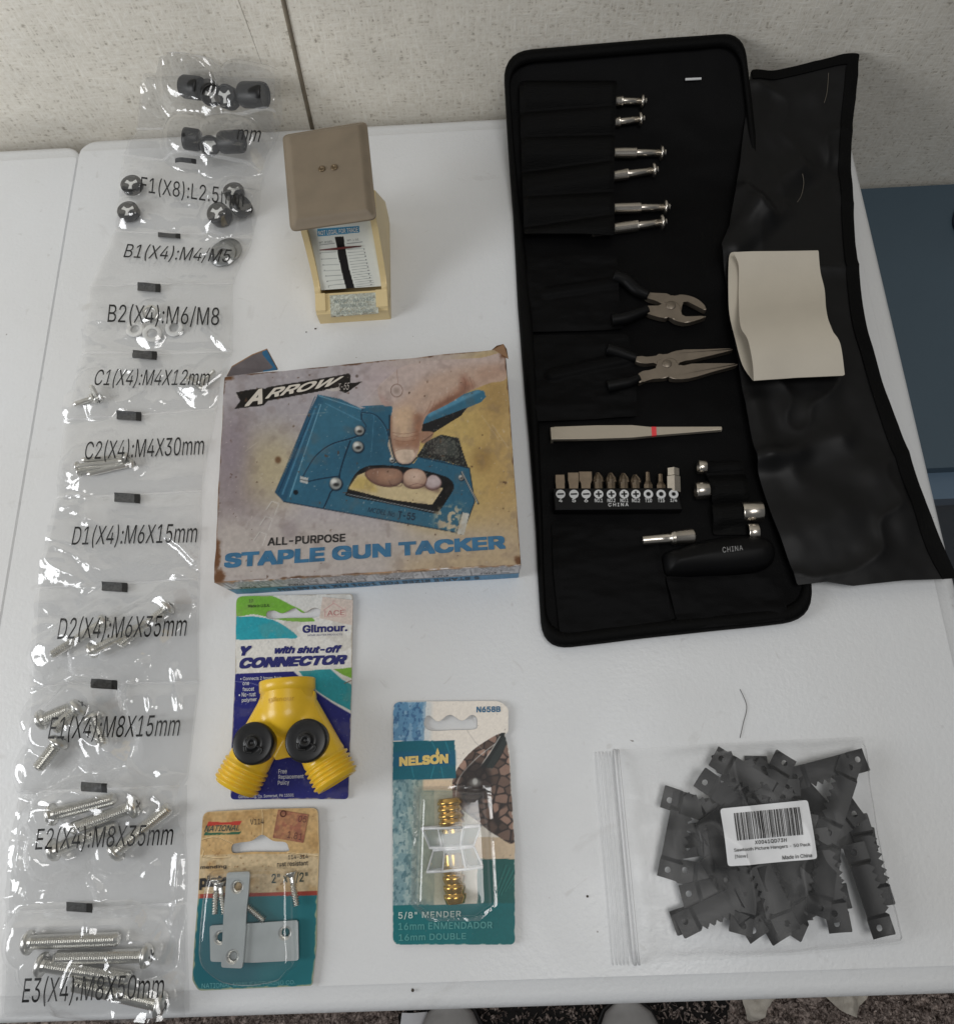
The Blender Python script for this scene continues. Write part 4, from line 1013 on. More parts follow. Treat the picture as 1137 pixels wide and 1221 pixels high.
def lid_h(x, y):
    return BH + .0016 * (fbm(x * 14, y * 14, 91, 3) - .5) + .0007 * (fbm(x * 60, y * 60, 92, 3) - .5)
lo_ = rounded([q[:2] for q in bw], .002)
lo_ = np.concatenate([[lo_[i] + (lo_[(i + 1) % len(lo_)] - lo_[i]) * t for t in np.linspace(0, 1, 14, endpoint=False)] for i in range(len(lo_))])
lo_ = lo_ + .0011 * (np.stack([vn(lo_[:, 0] * 160, lo_[:, 1] * 160, 3), vn(lo_[:, 0] * 160, lo_[:, 1] * 160, 4)], 1) - .5)
mb = MB()
# carton walls, a little crushed, leaning
base = [np.array([q[0], q[1], 0]) for q in bw]; base[3] += [.001, .001, 0]; base[2] += [-.001, .001, 0]
def wall_quad(mb, a, b, c, d, M, n=10, nz_=4, seed=1, amp=.0012):
    V = []; F = []
    for j in range(nz_ + 1):
        for i in range(n + 1):
            u, v = i / n, j / nz_; p = (a * (1 - u) + b * u) * (1 - v) + (d * (1 - u) + c * u) * v
            nn_ = np.cross(b - a, d - a); nn_ /= np.linalg.norm(nn_); V.append(p + nn_ * amp * (vn(u * 7, v * 3, seed) - .5) * 2 * (v < 1))
    for j in range(nz_):
        for i in range(n): F.append((j * (n + 1) + i, j * (n + 1) + i + 1, (j + 1) * (n + 1) + i + 1, (j + 1) * (n + 1) + i))
    mb.add(V, F, M, False)
top = [q - [0, 0, .0006] for q in bw]
for i, j, M_ in ((3, 0, M_card), (0, 1, M_cardw), (1, 2, M_cardw)): wall_quad(mb, base[j], base[i], top[i], top[j], M_, seed=i + 1)
mb.add(np.array(base) + [0, 0, .0006], [(0, 1, 2, 3)], M_cardw); mb.build('carton', sbox)
mb = MB(); mb.sheet(lo_, lid_h, M_printg, .00055, .0011, color=A.color(.80), side=M_card)
M_logo = mat('print_cream', (206, 198, 186), .45); M_blk = mat('print_black', (26, 24, 24), .45); M_tb = mat('print_blue', (48, 104, 140), .45, var=.25, vscale=160); M_gunl = mat('print_gunletter', (14, 40, 62), .45)
mb.text('A', z7([(170, 214), (214, 207), (207, 260), (146, 270)]), M_logo, lid_h, .0002, shear=.2, bold=.03)
mb.text('RROW', z7([(232, 209), (484, 166), (460, 196), (216, 244)]), M_logo, lid_h, .0002, shear=.25, bold=.025)
mb.text('T-55', z7([(466, 192), (503, 188), (500, 213), (461, 212)]), M_cardw, lid_h, .0002, shear=.2)
mb.text('ALL-PURPOSE', z7([(226, 714), (488, 700), (488, 728), (224, 742)]), M_blk, lid_h, .0002, bold=.02)
mb.text('STAPLE GUN TACKER', z7([(80, 767), (1028, 706), (1032, 752), (76, 818)]), M_tb, lid_h, .0002, bold=.042)
mb.text('MODEL No', z7([(566, 610), (656, 626), (654, 644), (563, 626)]), M_gunl, lid_h, .0002, shear=.2)
mb.text('T-55', z7([(668, 624), (726, 632), (722, 656), (664, 648)]), M_gunl, lid_h, .0002, bold=.01)
mb.build('printed_lid', sbox)
# front side with staple size panels
B3, B2_ = base[3], base[2]
FB = Frame(B3, B2_ - B3, (bw[3] + bw[2]) / 2 - (B3 + B2_) / 2)
SP = Paint(250, 660, 630, 722, (196, 194, 196), 4)
L3, L2 = to_px(FB.world(0, 0, 0))[0], to_px(B2_)[0]; U3, U2 = to_px(bw[3])[0], to_px(bw[2])[0]
def sp(u, v): return tuple((L3 * (1 - u) + L2 * u) * (1 - v) + (U3 * (1 - u) + U2 * u) * v)
SP.poly([sp(.0, -.1), sp(1, -.1), sp(1, .32), sp(0, .36)], (70, 132, 172)); SP.line([sp(0, .37), sp(1, .33)], .6, (90, 90, 96))
for k in range(7):
    u0 = .02 + k * .163; SP.line([sp(u0, .36), sp(u0, 1)], .6, (80, 78, 82))
    for r in range(5):
        v = .93 - r * .085; x = u0 + .012
        while x < u0 + .14:
            w = random.uniform(.006, .02); SP.line([sp(x, v), sp(min(x + w, u0 + .15), v)], .55, (86, 84, 90), .75, .3); x += w + .005
    SP.line([sp(u0 + .10, .62), sp(u0 + .10, .42), sp(u0 + .13, .42), sp(u0 + .13, .62)], .5, (60, 60, 64))
_, _, d2 = nearest(SP.X.ravel(), SP.Y.ravel(), [np.array([U3, U2])]); d2 = d2.reshape(SP.X.shape)
SP.blend(1 - sstep(.5, 2.6, d2 - 5 * (fbm(SP.X * .13, SP.Y * .13, 35, 4) - .55)), (142, 108, 76), .9); SP.grain(.12, .4, 6)
SP.blend(1 - sstep(4, 16, np.hypot(SP.X - U3[0], (SP.Y - U3[1]) * 1.2) + 6 * (fbm(SP.X * .2, SP.Y * .2, 3) - .5)), (120, 84, 56), .8)
wid = np.linalg.norm(B2_ - B3); hgt = np.linalg.norm((bw[3] + bw[2]) / 2 - (B3 + B2_) / 2)
mb = MB(); def_h = lambda a, b: .0004 + .0012 * (fbm(a * 40, b * 40, 55, 2) - .5)
mb.sheet([(.0005, .0003), (wid - .0005, .0003), (wid + .0008, hgt - .0002), (-.0006, hgt - .0002)], def_h, M_print, .0008, .0008, fr=FB, color=SP.color(1.2))  # print colour brightened to make up for weaker light on this side
def sq_(u0, v0, u1, v1, flip): 
    q = [sp(u0, v1), sp(u1, v1), sp(u1, v0), sp(u0, v0)]
    return [q[2], q[3], q[0], q[1]] if flip else q
mb.text("5 STAPLE SIZES FOR 1001 FIX 'N FASTEN", sq_(.16, .06, .86, .26, True), M_gunl, def_h, .0003, fr=FB, bold=.01)
for k in range(6): mb.text('STAPLE', sq_(.05 + k * .163, .44, .105 + k * .163, .54, True), M_blk, def_h, .0003, fr=FB, bold=.01)
mb.build('side_panel', sbox)
# torn flap standing up at the back left corner, crushed end at the back right
fl = [P(*q, h) for q, h in (((270, 449), BH), ((331, 441), BH), ((318, 417), BH + .010), ((300, 424), BH + .0105), ((276, 438), BH + .006))]
mb = MB(); V = np.array(fl); V2 = V + [0, .0012, -.0004]
mb.add(V, [(0, 1, 2, 3, 4)], mat('flap_print_shaded', (112, 104, 104), .6, var=.2, vscale=120)); mb.add(V2, [(4, 3, 2, 1, 0)], M_card)  # face coloured darker: shade of its side turned from the light
mb.add(np.concatenate([V, V2]), [(i, (i + 1) % 5, 5 + (i + 1) % 5, 5 + i) for i in range(5)], M_card)
bl = [V[1], V[2], V[2] * .72 + V[3] * .28, V[1] * .72 + V[0] * .28]; mb.add(np.array(bl) + [0, -.0002, .0003], [(0, 1, 2, 3)], M_tb)
mb.build('torn_flap', sbox)
mb = MB(); cr = [P(*q, h) for q, h in (((585, 418), BH - .001), ((604, 416), BH - .001), ((606, 428), BH), ((600, 410), BH + .006), ((592, 412), BH + .005))]
mb.add(np.array(cr), [(0, 1, 3, 4), (1, 2, 3), (0, 4, 3, 2)], M_card); mb.build('crushed_corner', sbox)

# ================================================================== TOOL CASE
M_nylon_b = mat('black_nylon', (4, 4, 5), .58, spec=.10, var=.10, vscale=35, bump=.35, bscale=1400, bdist=.0006)
M_bind = mat('binding_tape', (6, 6, 6), .65, spec=.10, bump=.5, bscale=900, bdist=.0006, aniso=(1, .25, 1))
M_satin = mat('satin_lining', (13, 13, 14), .46, spec=.24, var=.08, vscale=18, bump=.08, bscale=1600, bdist=.0004)
M_elastic = mat('elastic_black', (5, 5, 5), .62, spec=.11, bump=.6, bscale=1100, bdist=.0008, aniso=(.2, 1, 1))
M_chrome = mat('chrome_satin', (205, 198, 188), .27, 1.0, var=.06, vscale=250)
M_tool = mat('tool_steel', (134, 124, 112), .42, .85, var=.12, vscale=120)
M_tweez = mat('tweezer_steel', (178, 169, 154), .42, .55, var=.04, vscale=60)
M_redband = mat('red_band', (226, 60, 66), .4)
M_handle = mat('handle_black', (9, 9, 10), .5, spec=.16)
M_mark_w = mat('print_white_ink', (205, 206, 206), .5)
z4 = zoomer(590, 30, 3.79); z5 = zoomer(600, 300, 3.79); z6_ = zoomer(620, 480, 3.158)
def kit_g(x, y): return .0045 + 2.55 * np.maximum(0, y - .5) ** 2
def kitf(x, y): return kit_g(x, y) + .0024 * (fbm(x * 20, y * 26, 101, 3) - .5) * 2
case = thing('tool_case', 'open black zip tool case with satin flap folded out to the right', 'tool case', (.43, .41, 0))
kout_px = rounded([(601, 78), (640, 66), (880, 42), (884, 90), (895, 300), (930, 560), (969, 712), (958, 748), (690, 770), (650, 742)], [20, 2, 14, 2, 2, 2, 10, 14, 20, 22])
kout_px = rounded([(598, 66), (884, 40), (972, 738), (648, 774)], [34, 30, 40, 34], 8)
kout_px = np.concatenate([[kout_px[i] + (kout_px[(i + 1) % len(kout_px)] - kout_px[i]) * t for t in np.linspace(0, 1, 12, endpoint=False)] for i in range(len(kout_px))])
kout_px = kout_px + np.stack([3.0 * (vn(kout_px[:, 1] / 90, kout_px[:, 0] / 90, 15) - .5), 2.5 * (vn(kout_px[:, 0] / 70, kout_px[:, 1] / 70, 16) - .5)], 1)
ko = hits(kout_px, kit_g)
mb = MB(); mb.sheet(ko, kitf, M_nylon_b, .0022, .004); mb.build('case_back', case)
kw = np.stack([ko[:, 0], ko[:, 1], kit_g(ko[:, 0], ko[:, 1]) + .0005], 1); cen_ = kw.mean(0)
kin = kw + (cen_ - kw) / np.linalg.norm(cen_ - kw, axis=1)[:, None] * .0042
mb = MB(); k = len(kw); ring = []
th_ = np.linspace(0, 2 * math.pi, 9)[:-1]
nrm_ = (kw - cen_) / np.linalg.norm(kw - cen_, axis=1)[:, None]
V = np.concatenate([kin + nrm_ * (.0050 * math.cos(t)) + np.array([0, 0, 1]) * (.0036 * math.sin(t)) for t in th_])
F = [(a * k + i, a * k + (i + 1) % k, ((a + 1) % 8) * k + (i + 1) % k, ((a + 1) % 8) * k + i) for a in range(8) for i in range(k)]
mb.add(V, F, M_bind, True); mb.build('edge_binding', case)
# pockets and elastic bands: raised cloth with bulges over what they hold
def pocket(name, px, bulges, M=M_elastic, lift=.0026, wr=.0018, seed=1, edge=.004, step=.0012):
    o = hits(px, lambda x, y: kit_g(x, y) + lift)
    o = rounded(o, .002, 3)
    bl = [(hits([a, b], lambda x, y: kit_g(x, y) + .003), r) for a, b, r in bulges]
    def f(x, y):
        z = lift + wr * (fbm(x * 40, y * 90, seed, 3) - .4) * 2
        for (p, q), r in bl:
            dx, dy = q - p; t = np.clip(((x - p[0]) * dx + (y - p[1]) * dy) / (dx * dx + dy * dy), 0, 1)
            D = np.hypot(x - p[0] - t * dx, y - p[1] - t * dy); z = np.maximum(z, (1.72 * r + .0006) * (1 - sstep(.5 * r, 3.6 * r, D)))
        _, _, d = nearest(np.atleast_1d(x).astype(float), np.atleast_1d(y).astype(float), [o])
        return kit_g(x, y) + z * (.88 + .12 * sstep(0, edge, d.reshape(np.shape(x)))) + .0006
    mb = MB(); mb.sheet(o, f, M, step, .0008); return mb.build(name, case), f
drv = [((548, 342), (683, 342), 580, .9), ((545, 438), (674, 421), 568, .9), ((535, 577), (770, 576), 640, 1), ((535, 682), (735, 653), 605, 1), ((535, 828), (788, 822), 660, 1), ((535, 920), (773, 889), 648, 1)]
_, pf1 = pocket('driver_pocket', z4([(108, 262), (548, 262), (534, 700), (536, 968), (132, 968)]), [(z4([(150, a[1] + (a[1] - b[1]) * 2.2)])[0], z4([(a[0] + 2, a[1])])[0], .0056) for a, b, kn, s_ in drv], seed=3)
pocket('plier_pocket', z5([(103, 20), (512, 20), (522, 205), (540, 350), (112, 366)]), [(z5([(200, 190)])[0], z5([(520, 140)])[0], .0028)], M_nylon_b, seed=5)
pocket('plier_pocket', z5([(112, 378), (560, 378), (592, 500), (604, 745), (130, 770)]), [(z5([(220, 560)])[0], z5([(570, 480)])[0], .0028)], M_nylon_b, seed=7)
pocket('bit_pocket', z6_([(118, 450), (525, 470), (520, 540), (540, 640), (580, 870), (150, 880), (125, 640)]), [], M_nylon_b, seed=9)
pocket('driver_handle_pocket', z6_([(545, 655), (700, 660), (950, 640), (1000, 740), (1000, 820), (600, 858)]), [], M_nylon_b, seed=11)
pocket('elastic_band', z6_([(690, 225), (830, 222), (845, 280), (860, 380), (720, 385)]), [(z6_([(700, 244)])[0], z6_([(830, 240)])[0], .003), (z6_([(700, 330)])[0], z6_([(840, 325)])[0], .0045)], seed=13)
pocket('elastic_band', z6_([(715, 388), (856, 380), (862, 480), (860, 500), (725, 500)]), [(z6_([(725, 425)])[0], z6_([(855, 412)])[0], .0045)], seed=14)

gD = 'precision screwdrivers in the case'
dlab = ['shortest thick screwdriver end topmost in the case, level', 'short screwdriver end second from the top, tilted', 'precision screwdriver third from the top with long knurl', 'tilted precision screwdriver fourth from the top', 'longest precision screwdriver fifth from the top', 'tilted precision screwdriver lowest, just above the cutters']
for (a, b, kn, s_), lab in zip(drv, dlab):
    r = .0041 * s_
    ga = lambda x, y: kit_g(x, y) + .0046
    p0, p1 = P(*z4([a])[0], ga), P(*z4([b])[0], ga); pk = P(*z4([(kn, a[1] + (b[1] - a[1]) * (kn - a[0]) / (b[0] - a[0]))])[0], ga)
    d = (p1 - p0) / np.linalg.norm(p1 - p0); st = p0 - d * .016; L0 = np.linalg.norm(pk - st); L1 = np.linalg.norm(p1 - st)
    t = thing('precision_screwdriver', lab, 'screwdriver', p0 - [0, 0, .004], gD)
    # knurled grip
    n = 20; prof = [(0, r * .9), (.0008, r)] + [(x, r * (1 if i % 2 else .93)) for i, x in enumerate(np.arange(.0015, L0 - .001, .0008))] + [(L0 - .0006, r), (L0, r * .75)]
    mb = MB(); mb.lathe(st, p1, prof, M_chrome, n, smooth=False); mb.build('knurled_grip', t)
    mb = MB(); mb.lathe(st + d * L0, p1, [(0, r * .72), (L1 - L0 - .0050, r * .70), (L1 - L0 - .0048, r * .5)], M_chrome, 18); mb.build('shaft', t)
    mb = MB(); mb.lathe(st + d * (L1 - .0050), p1, [(0, r * .5), (.0008, r * .55), (.0010, r * 1.15), (.0018, r * 1.32), (.0026, r * 1.32), (.0032, r * 1.1), (.0034, r * .75), (.0050, r * .7)], M_chrome, 24); mb.build('swivel_cap', t)
# white stitched tag near the top
tq = hits(z4([(860, 238), (932, 235), (932, 243), (860, 247)]), lambda x, y: kit_g(x, y) + .003)
mb = MB(); mb.sheet(tq, lambda x, y: kit_g(x, y) + .003, M_mark_w, .001, .0006); mb.build('staple', case)

# ---- diagonal cutters
KZ = .0045
def pliers(name, label, halves, handles, rivet, rr, z0, th):
    t = thing(name, label, 'pliers', (*P(*z5([rivet])[0], z0)[:2], z0))
    for i, h in enumerate(halves):
        mb = MB(); zz = z0 + .001 + (.0 if i == 0 else .0006)
        mb.prism(hits(z5(h), zz + th), zz, zz + th, M_tool, .0008, seg=2); mb.build('jaw', t)
    for h in handles:
        q = [P(*p_, z0 + .005) for p_ in z5(h[0])]; mb = MB(); mb.tube(curve(q, 6, False), np.interp(np.linspace(0, 1, 6 * (len(q) - 1) + 1), np.linspace(0, 1, len(q)), h[1]), M_handle, 12); mb.build('grip', t)
    c = P(*z5([rivet])[0], z0 + th + .0022); mb = MB(); mb.lathe(c + [0, 0, -.001], c + [0, 0, .001], [(0, rr), (.0006, rr), (.0009, rr * .85), (.0010, 0)], M_tool, 24, caps=False); mb.build('rivet', t)
    return t
pliers('diagonal_cutters', 'small steel diagonal cutters with curved jaws and black grips in the case',
       [curve([(640, 186), (690, 186), (748, 190), (760, 202), (785, 194), (832, 197), (880, 216), (915, 250), (910, 263), (862, 240), (824, 222), (806, 228), (806, 262), (780, 275), (740, 262), (715, 236), (690, 222), (650, 208)], 4),
        curve([(638, 246), (715, 242), (730, 225), (770, 222), (800, 245), (800, 282), (822, 292), (912, 290), (898, 301), (830, 320), (780, 312), (748, 292), (735, 300), (690, 292), (640, 272)], 4)],
       [([(655, 198), (600, 172), (555, 130), (500, 110)], [.0034, .0042, .0045, .0045]), ([(652, 262), (600, 282), (550, 300), (490, 310)], [.0034, .0042, .0045, .0045])], (757, 240), .0034, KZ, .005)
pliers('needle_nose_pliers', 'small steel needle nose pliers with long tapered jaws below the cutters',
       [curve([(588, 468), (625, 476), (690, 470), (718, 460), (730, 468), (780, 445), (900, 441), (1022, 437), (1026, 446), (900, 477), (842, 490), (792, 496), (786, 520), (740, 530), (700, 520), (692, 502), (640, 505), (598, 496)], 3),
        curve([(606, 552), (640, 537), (692, 530), (696, 490), (745, 478), (784, 490), (790, 518), (848, 506), (1042, 505), (1045, 515), (950, 541), (840, 572), (762, 574), (748, 560), (735, 570), (650, 577), (612, 592)], 3)],
       [([(600, 482), (560, 470), (520, 455), (470, 440)], [.0032, .0040, .0044, .0045]), ([(612, 570), (570, 590), (520, 600), (470, 610)], [.0032, .0040, .0044, .0045])], (739, 504), .0032, KZ, .005)
# ---- tweezers
tw = thing('tweezers', 'pale steel tweezers with one red band lying across the case', 'tweezers', (*P(*z5([(600, 815)])[0], KZ)[:2], KZ))
up_ = [(212, 796), (232, 790), (420, 785), (580, 784), (662, 792), (985, 789), (989, 797), (986, 805), (692, 829), (580, 840), (400, 846), (216, 848)]
for i, z in enumerate((.0075, .0035)):
    pts = up_ if i == 0 else [(x, y + 5) for x, y in up_]
    mb = MB(); mb.prism(hits(z5(pts), KZ + z), KZ + z - .0016, KZ + z, M_tweez, .0005); arm = mb.build('arm', tw)
    if i == 0:
        mb = MB(); mb.prism(hits(z5([(668, 791), (690, 791), (692, 830), (671, 832)]), KZ + z + .0002), KZ + z - .0018, KZ + z + .0002, M_redband); mb.build('red_band', tw)
mb = MB(); mb.prism(hits(z5([(212, 796), (222, 793), (226, 850), (216, 850)]), KZ + .007), KZ + .001, KZ + .0076, M_tweez, .0003); mb.build('hinge', tw)
# ---- bit holder with ten bits
hz0 = KZ + .0015
M_holder = mat('holder_black', (10, 10, 11), .45, spec=.2)
bh = thing('bit_holder', 'black plastic bit holder marked with white symbols and CHINA', 'bit holder', (*P(*z6_([(365, 360)])[0], hz0)[:2], hz0))
htop = hz0 + .0085
mb = MB(); mb.prism(hits(z6_([(123, 322), (590, 320), (612, 402), (130, 405)]), htop), hz0, htop, M_holder, .0008)
bx = [152, 202, 248, 295, 343, 391, 435, 482, 530, 577]; bt = ['4', '5', '6', 'NO.1', 'NO.2', 'NO.1', 'NO.2', 'T10', 'T15', '1/4']
for x, tx in zip(bx, bt):
    c = P(*z6_([(x, 345)])[0], htop); n = 20; r = .0030
    mb.add(np.array([c + [r * math.cos(a), r * math.sin(a), .0002] for a in np.linspace(0, 6.283, n, endpoint=False)]), [list(range(n))], M_mark_w)
    def bar(w, h, a=0.0):
        V = [c + np.array([*rot2(sx * w, sy * h, a), .0004]) for sx, sy in ((-1, -1), (1, -1), (1, 1), (-1, 1))]; mb.add(np.array(V), [(0, 1, 2, 3)], M_holder)
    if len(tx) == 1: bar(.0021, .0005)
    elif tx[0] == 'N': bar(.0019, .0005); mb.v[-1][:, 2] += .00003; bar(.0005, .0019)
    elif tx[0] == 'T':
        for a in (0, 1.047, 2.094): bar(.0014, .0006, a); mb.v[-1][:, 2] += .00003 * a
    else: bar(.0012, .0008); mb.v[-1][:, 2] += .00003; bar(.0008, .0012)
    w = 7 if len(tx) == 1 else (15 if len(tx) == 4 else 13)
    mb.text(tx, z6_([(x - w, 362), (x + w, 362), (x + w, 376), (x - w, 376)]), M_mark_w, htop, .0003, bold=.012)
mb.text('CHINA', z6_([(331, 379), (407, 378), (407, 391), (331, 392)]), M_mark_w, htop, .0003, space=1.3, bold=.012)
mb.build('holder', bh)
M_bit = mat('bit_steel', (134, 120, 104), .4, .9, var=.15, vscale=200)
gB = 'bits standing in the bit holder'
blab = ['narrow slotted bit leftmost in the holder, above the 4', 'slotted bit second from left, above the 5', 'wide slotted bit third from left, above the 6', 'cross bit above the first NO.1 mark', 'cross bit above the first NO.2 mark', 'cross bit above the second NO.1 mark', 'cross bit above the second NO.2 mark', 'fine star bit above the T10 mark', 'fine star bit above the T15 mark', 'tall bright hex adapter rightmost in the holder']
btop = [273, 265, 261, 264, 265, 266, 272, 263, 270, 249]
for i, (x, yt) in enumerate(zip(bx, btop)):
    zc = hz0 + .0045; p0 = P(*z6_([(x - 1, 324)])[0], zc); p1 = P(*z6_([(x - 3, yt)])[0], zc); d = p1 - p0; L_ = np.linalg.norm(d)
    mb = MB()
    if i < 3:
        w = (.0030, .0036, .0042)[i]; fr = Frame(p0, np.cross(d / L_, [0, 0, 1]), d); mb.prism([(-.0028, -.003), (.0028, -.003), (.0028, L_ * .3), (w, L_ * .45), (w, L_), (-w, L_), (-w, L_ * .45), (-.0028, L_ * .3)], -.0011, .0011, M_bit, .0003, fr=fr)
    elif i < 7:
        mb.lathe(p0 - d / L_ * .003, p1, [(0, .0031), (.003 + L_ * .25, .0031), (.003 + L_ * .5, .0036), (.003 + L_ * .8, .0021), (.003 + L_, .0007)], M_bit, 8, smooth=False)
        for a in (0, 1.571):
            u = np.cross(d / L_, [0, 0, 1]); w_ = np.array([0, 0, 1.]); q = math.cos(a + .7) * u + math.sin(a + .7) * w_
            fr = Frame(p0 + d * .35, q, d); mb.prism([(-.0042, 0), (.0042, 0), (.0036, L_ * .3), (.0012, L_ * .63), (-.0012, L_ * .63), (-.0036, L_ * .3)], -.0006, .0006, M_bit, fr=fr)
    elif i < 9:
        mb.lathe(p0 - d / L_ * .003, p1, [(0, .0031), (.003 + L_ * .2, .0031), (.003 + L_ * .45, .0016), (.003 + L_, .0013)], M_bit, 6, smooth=False)
    else:
        mb.lathe(p0 - d / L_ * .003, p1, [(0, .0048), (.003 + L_ * .55, .0048), (.003 + L_ * .6, .0042), (.003 + L_ * .97, .0042), (.003 + L_, .0036)], M_chrome, 6, smooth=False)
    tag(mb.build('driver_bit'), blab[i], 'bit', gB)
# ---- sockets, extension bar, handle
gS = 'sockets under the elastic bands'
def socket(a, b, r, label, seg=24):
    g = lambda x, y: KZ + .0052
    p0, p1 = P(*z6_([a])[0], g), P(*z6_([b])[0], g); d = p1 - p0; L_ = np.linalg.norm(d); d /= L_
    t = thing('socket', label, 'socket', (p0[0], p0[1], KZ), gS)
    mb = MB(); mb.lathe(p0 - d * .003, p1, [(0, r * .9), (.0005, r), (.003 + L_ - .0006, r), (.003 + L_, r * .93), (.003 + L_, r * .72), (.003 + L_ - .003, r * .7), (.003 + L_ - .003, 0)], M_chrome, seg, caps=False); mb.build('shell', t)
    return t
socket((683, 243), (669, 243), .0046, 'thin edge of a chrome socket topmost beside the bit holder')
socket((692, 331), (659, 333), .0056, 'chrome socket right of the bit holder, second from top')
socket((852, 412), (911, 410), .0064, 'bright chrome socket near the satin flap edge')
socket((874, 488), (896, 487), .0054, 'chrome socket half hidden above the black driver handle')
g_ = KZ + .006; p0, p1 = P(*z6_([(520, 514)])[0], g_), P(*z6_([(655, 503)])[0], g_); pk = P(*z6_([(575, 509)])[0], g_); d = (p1 - p0) / np.linalg.norm(p1 - p0)
ebar = thing('extension_bar', 'short stepped chrome extension bar left of the driver handle', 'extension bar', (p0[0], p0[1], KZ))
L_ = np.linalg.norm(pk - p0); L2_ = np.linalg.norm(p1 - p0)
mb = MB(); mb.lathe(p0 - d * .01, p1, [(0, .0030), (.01, .0032), (.01 + L_ - .0015, .0032), (.01 + L_ - .001, .0044), (.01 + L_, .0044)], M_chrome, 20); mb.build('shaft', ebar)
mb = MB(); mb.lathe(p0 + d * L_, p1, [(0, .0046), (.0008, .0050), (.0014, .0046), (L2_ - L_ - .001, .0050), (L2_ - L_, .0046), (L2_ - L_, .003), (L2_ - L_ - .003, .0028), (L2_ - L_ - .003, 0)], M_chrome, 20, caps=False); mb.build('socket_end', ebar)
hp = curve(z6_([(540, 572), (600, 545), (700, 515), (800, 502), (890, 503), (940, 520), (960, 560), (950, 605), (900, 632), (800, 645), (680, 650), (590, 655), (548, 640)]), 5)
def hnd_z(x, y):
    _, _, d = nearest(np.atleast_1d(x).astype(float), np.atleast_1d(y).astype(float), [hxy]); d = d.reshape(np.shape(x)); t = np.clip(d / .014, 0, 1)
    return KZ + .002 + .012 * np.sqrt(1 - (1 - t) ** 2)
hxy = hits(hp, KZ + .004)
mb = MB(); mb.sheet(hxy, hnd_z, M_handle, .0011, .003); mb.text('CHINA', z6_([(760, 545), (836, 538), (838, 556), (762, 566)]), mat('print_grey_ink', (150, 150, 150), .5), hnd_z, .0003, space=1.15)
dh_ = thing('ratchet_driver', 'rounded black driver handle marked CHINA at the bottom of the case', 'driver handle', (*hxy.mean(0), KZ)); mb.build('grip', dh_)

# ---- satin flap folded out to the right
fpx = [(893, 90), (940, 82), (1014, 67), (1021, 84), (1014, 170), (1017, 260), (1024, 330), (1030, 375), (1044, 432), (1064, 492), (1084, 545), (1102, 600), (1122, 652), (1139, 690), (1080, 692), (1016, 699), (985, 694), (950, 698), (932, 650), (918, 612), (902, 560), (892, 505), (880, 440), (868, 345), (857, 298), (868, 272), (880, 200), (887, 140)]
def flap_base(x, y): return .010 + 1.1 * np.maximum(0, y - .5) ** 2
fo = hits(fpx, flap_base)
FL = [(hits([a, b], .012), h, w) for a, b, h, w in (((858, 300), (900, 255), .007, .010), ((900, 258), (955, 205), .006, .012), ((905, 262), (990, 200), -.004, .012), ((880, 300), (935, 250), .004, .007), ((885, 230), (915, 258), .004, .006),
      ((905, 548), (1000, 520), .003, .010), ((905, 545), (950, 540), .003, .006), ((950, 640), (1000, 610), .003, .014), ((900, 480), (915, 545), .004, .008), ((1040, 560), (1075, 620), .002, .010), ((895, 110), (888, 240), .004, .012))]
def flap_z(x, y):
    z = flap_base(x, y) + .0026 * (fbm(x * 17, y * 13, 201, 3) - .5) * 2 + .0020 * (1 - np.abs(2 * fbm(x * 22 + y * 9, y * 20 - x * 8, 207, 2) - 1)) ** 6 + .0010 * (fbm(x * 70, y * 70, 203, 2) - .5)
    for (p, q), h, w in FL:
        dx, dy = q - p; t = np.clip(((x - p[0]) * dx + (y - p[1]) * dy) / (dx * dx + dy * dy), 0, 1); D = np.hypot(x - p[0] - t * dx, y - p[1] - t * dy)
        z = z + h * np.exp(-(D / w) ** 2)
    return z
mb = MB(); mb.sheet(fo, flap_z, M_satin, .0016, .0012); flp = mb.build('satin_flap', case)
# binding along its top and outer edge
be = curve([(893, 90), (940, 82), (1014, 67), (1021, 84), (1014, 170), (1017, 260), (1024, 330), (1030, 375), (1044, 432), (1064, 492), (1084, 545), (1102, 600), (1122, 652), (1139, 690)], 5, False)
bi = curve([(895, 101), (940, 93), (1003, 80), (1006, 90), (1000, 172), (1003, 262), (1009, 332), (1015, 380), (1030, 438), (1049, 500), (1068, 552), (1087, 608), (1106, 660), (1122, 691)], 5, False)
bo = hits(np.concatenate([be, bi[::-1]]), flap_base)
mb = MB(); mb.sheet(bo, lambda x, y: flap_z(x, y) + .0010, M_bind, .0016, .0016); mb.build('edge_binding', flp)
# loose hairs on the satin
M_hair = mat('pale_hair', (120, 112, 100), .5)
z7b = zoomer(830, 50, 3.489)
for q in ([(548, 130), (545, 180), (540, 220), (530, 255)], [(440, 550), (445, 590), (435, 640), (418, 668)]):
    pts = curve(z7b(q), 5, False); h = G.hit(pts, flap_z, 20); h[:, 2] += .0006
    mb = MB(); mb.tube(h, .00016, M_hair, 5); tag(mb.build('loose_hair'), 'pale loose hair ' + ('near the top of' if q[0][0] > 500 else 'in the middle of') + ' the black satin flap', 'hair')
